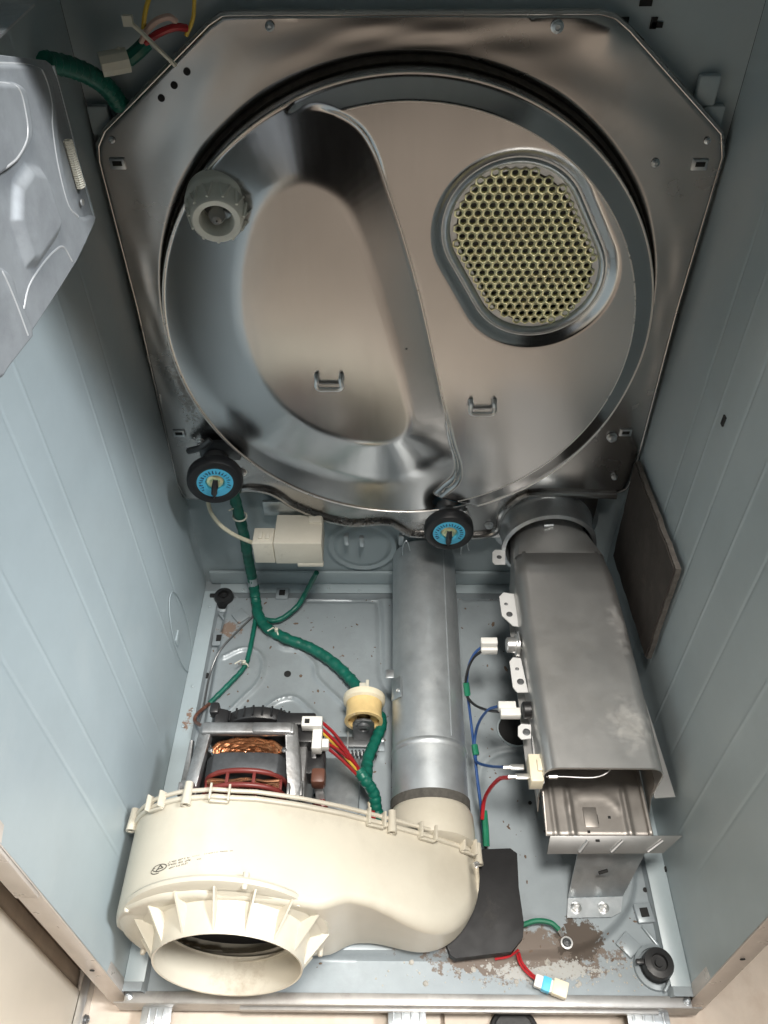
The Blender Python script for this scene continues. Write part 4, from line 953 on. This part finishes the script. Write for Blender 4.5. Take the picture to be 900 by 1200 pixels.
# ground wire and loose lead
gw = thing('ground_wire', fp(660, 1100), 'short green ground wire with ring terminal screwed to the base pan', 'wire')
wire([fp(612, 1084, .01), fp(628, 1079, .014), fp(645, 1081, .014), fp(655, 1089, .010)], .0036, green2, 'green_lead', gw)
q = fp(659, 1096, .004); MB().tube([fp(655, 1089, .009), q], .0028, 8).build('crimp', alu, gw)
q = fp(664, 1105, .001); MB().lathe([(.0055, 0), (.0075, 0), (.0075, .0015), (.0055, .0016)], q, (0, 0, 1), 24).build('ring_terminal', alu, gw); screw(q, (0, 0, 1), .0048, greymet, gw)
rl = thing('loose_lead', fp(640, 1150), 'red two wire lead with blue and white plug hanging over the front lip', 'wire')
for d in (0, 2.2):
    wire([fp(608-d, 1116+d, .008), fp(612-d, 1128+d, .006), fp(622-d, 1140+d, .008), fp(634, 1149+d, .012)], .0017, red, 'red_lead', rl)
wire([fp(608, 1113, .008), fp(596, 1121, .004), fp(580, 1124, .004)], .0017, red, 'red_lead', rl)
rot = Matrix.Rotation(-.35, 3, 'Z')
q = fp(640, 1154, .012); MB().box(q, (.010, .016, .010), rot).build('blue_clip', cyan, rl, bevel=.001)
MB().box(q+rot @ Vector((-.003, 0, .0)), (.022, .014, .008), rot).build('white_plug', white, rl, bevel=.001)
q = fp(656, 1159, .012); MB().box(q, (.018, .018, .011), rot).build('white_plug', ivory, rl, bevel=.0012)

# ================================================================ insulation board on right wall
P = [on_x(750, 545, .318), on_x(802, 664, .330), on_x(756, 764, .330), on_x(712, 690, .318)]
P = [Vector((.336, .604, .318)), Vector((.336, .382, .340)), Vector((.336, .372, .165)), Vector((.336, .585, .135))]
hb_ = thing('insulation_board', (.33, .49, .14), 'dark brown rough edged insulation board standing against the right wall', 'board')
ed = 0.0065
fine = []
for i in range(4):
    a, c_ = P[i], P[(i+1) % 4]
    for k in range(14): fine.append(a.lerp(c_, k/14)+Vector((0, random.uniform(-.0015, .0015), random.uniform(-.0015, .0015))))
b = MB().prism(fine, (-ed, 0, 0)); o = b.build('board_core', brd_edge, hb_)
b = MB().prism([p+Vector((-ed-.0006, 0, 0)) for p in [q.lerp(sum(fine, Vector())/len(fine), .018) for q in fine]], (-.0012, 0, 0)); b.build('board_face', brd, hb_)

# ================================================================ stamped steel panel, upper left
PXX = -.262
gp = thing('stamped_steel_panel', (PXX, .2, .80), 'galvanised stamped steel panel with pressed bumps hanging at the upper left', 'steel panel')
yy_ = np.linspace(-.12, .362, 420); vv_ = np.linspace(0, 1, 260)
zb_ = np.interp(yy_, [-.12, .142, .195, .305, .350, .362], [.823, .813, .806, .800, .798, .801])
Yg, Vg = np.meshgrid(yy_, vv_, indexing='ij'); zt_ = np.interp(yy_, [-.12, .281, .350, .358, .362], [.955, .948, .924, .919, .908])
Zg = zb_[:, None]+(zt_-zb_)[:, None]*Vg
def px2(pp): return [(on_x(a, b_, PXX).y, on_x(a, b_, PXX).z) for a, b_ in pp]
h = np.zeros_like(Yg)
def press(poly, a, w_in, w_out):
    global h
    h = h+a*(1-sst(sdf(Yg, Zg, poly), -w_in, w_out))
o1 = smooth2(px2([(-90, 76), (0, 76), (40, 79), (52, 90), (60, 122), (61, 150), (68, 195), (80, 240), (92, 256), (106, 262), (36, 392), (-40, 470), (-160, 460)]), 4)
press(o1, .0030, .0018, .0006)
o2 = smooth2(px2([(-60, 98), (0, 98), (16, 104), (23, 130), (26, 160), (14, 184), (0, 196), (-60, 236)]), 4)
press(o2, .0040, .0022, .0008)
o3 = px2([(22, 190), (40, 196), (48, 212), (63, 262), (60, 276), (34, 314), (22, 314), (4, 258), (6, 212)]); press(o3, .0052, .0090, .0010)
o5 = smooth2(px2([(-60, 300), (-4, 318), (10, 350), (27, 394), (0, 440), (-80, 440)]), 4); press(o5, .0035, .0020, .0008)
h = h+.0006*np.sin(Yg*31)*np.sin(Zg*40)
MB().grid(PXX+h, Yg, Zg).build('pressed_face', galv_panel, gp, ang=60, solid=.0012)
def on_face(px, py):
    q = on_x(px, py, PXX+.004); i_ = int(np.argmin(abs(yy_-q.y))); k_ = int(np.argmin(abs(Zg[i_]-q.z)))
    return Vector((PXX+h[i_, k_]+.0006, q.y, q.z))
for bd in ([(-40, 74), (0, 74), (40, 77), (52, 90), (60, 122), (61, 150), (68, 195), (80, 240), (92, 254)], [(-40, 98), (0, 98), (15, 104), (23, 130), (26, 160), (15, 184), (0, 197)], [(-20, 290), (0, 326), (14, 358), (27, 393)], [(28, 362), (34, 334), (50, 308), (64, 293), (74, 290), (84, 306)]):
    MB().tube([on_face(p_.x, p_.y) for p_ in smooth([(a, b_, 0) for a, b_ in bd], 5)], .0011, 8).build('highlight_bead', highlight_galv, gp)  # bright beads put highlight lines on the pressed contours
MB().box((PXX-.020, .366, .858), (.042, .0015, .115)).build('rear_return', galv, gp)
MB().box((PXX-.022, .14, .957), (.05, .43, .0015)).build('top_return', galv, gp)
b = MB(); s0 = on_x(79, 164, PXX+.004); s1 = on_x(95, 219, PXX+.004); L_ = s1-s0; n_ = 150
uu = L_.normalized(); a_ = Vector((1, 0, 0)); bb_ = uu.cross(a_)
b.tube([s0+L_*(i/n_)+(a_*math.cos(i*.9)+bb_*math.sin(i*.9))*.0032 for i in range(n_+1)], .0008, 5); b.build('coil_spring', ziptie, gp)
for a in ((34, 85), (96, 237), (86, 178)):
    disc(on_x(*a, PXX+.003), (1, 0, 0), .0025, .001, alu, gp, 'panel_rivet', 12)

# ================================================================ upper rear wires
uh = thing('upper_harness', on_y(120, 95, .58), 'green braided harness with pale wrap running behind the upper left of the drum back', 'wire harness')
P = smooth([on_y(52, 72, .52), on_y(80, 78, .55), on_y(105, 88, .575), on_y(125, 102, .60), on_y(140, 122, .62)], 10)
MB().tube(P, [.009+.0012*math.sin(i*2.1) for i in range(len(P))], 10, twist=.1).build('braided_sleeve', green, uh)
MB().tube(smooth([on_y(118, 76, .59), on_y(135, 73, .595), on_y(150, 70, .60)]), .0115, 10).build('pale_wrap', ziptie, uh)
wire([on_y(150, 70, .60), on_y(162, 60, .60), on_y(172, 50, .605)], .008, green, 'green_lead', uh)
wire([on_y(166, 50, .60), on_y(172, 36, .598), on_y(184, 24, .598), on_y(198, 20, .60), on_y(206, 25, .605)], .0036, pinkw, 'pale_lead', uh)
wire([on_y(170, 50, .60), on_y(186, 39, .60), on_y(205, 32, .603), on_y(219, 33, .61)], .0040, red, 'red_lead', uh)
wire([on_y(168, 34, .60), on_y(170, 15, .60), on_y(176, -8, .605)], .0026, yellow, 'yellow_lead', uh)
wire([on_y(218, 42, .61), on_y(226, 22, .61), on_y(228, -6, .61)], .0022, yellow, 'yellow_lead', uh)
b = MB(); q = on_y(150, 24, .59); b.tube(smooth([q, on_y(166, 38, .59), on_y(185, 57, .59), on_y(206, 77, .597)]), .0022, 6); b.box(q, (.009, .006, .009)); b.build('long_zip_tie', ziptie, uh)
wire([on_y(136, 68, .598), on_y(136, 60, .596), on_y(140, 56, .596)], .0016, ziptie, 'tie_end', uh)

# ================================================================ cream panel of the neighbour, lower left
np_ = thing('cream_cabinet', (-.41, -.3, FZ), 'cream lacquered cabinet side with metal bottom strip standing left of the dryer', 'cabinet')
MB().box((-.412, -.3775, .50), (.02, .775, 1.05)).build('panel_board', creamp, np_, bevel=.003)
st = MB().box((-.396, -.36, FZ+.012), (.010, .775, .024)).build('metal_strip', alu, np_, bevel=.001)
screw((-.391, -.02, FZ+.013), (1, 0, .1), .005, greymet, st)
MB().box((-.418, .022, .47), (.02, .022, 1.0)).build('vertical_trim', trim, np_, bevel=.003)
MB().box((-.414, .042, .47), (.016, .018, 1.0)).build('vertical_trim', trimd, np_, bevel=.003)
MB().box((-.406, .064, .47), (.02, .022, 1.0)).build('vertical_trim', trim, np_, bevel=.003)
# black round lid lying on the tiles at the bottom edge
q = on_z(603, 1212, FZ+.01)
rd = thing('round_lid', q, 'black round lid lying on the beige tiles in front of the dryer', 'lid')
MB().lathe([(.030, -.008), (.031, -.002), (.029, .001), (.026, .0015), (.024, .0), (.0001, .0)], q, (0, 0, 1), 40).build('lid_rim', black, rd)
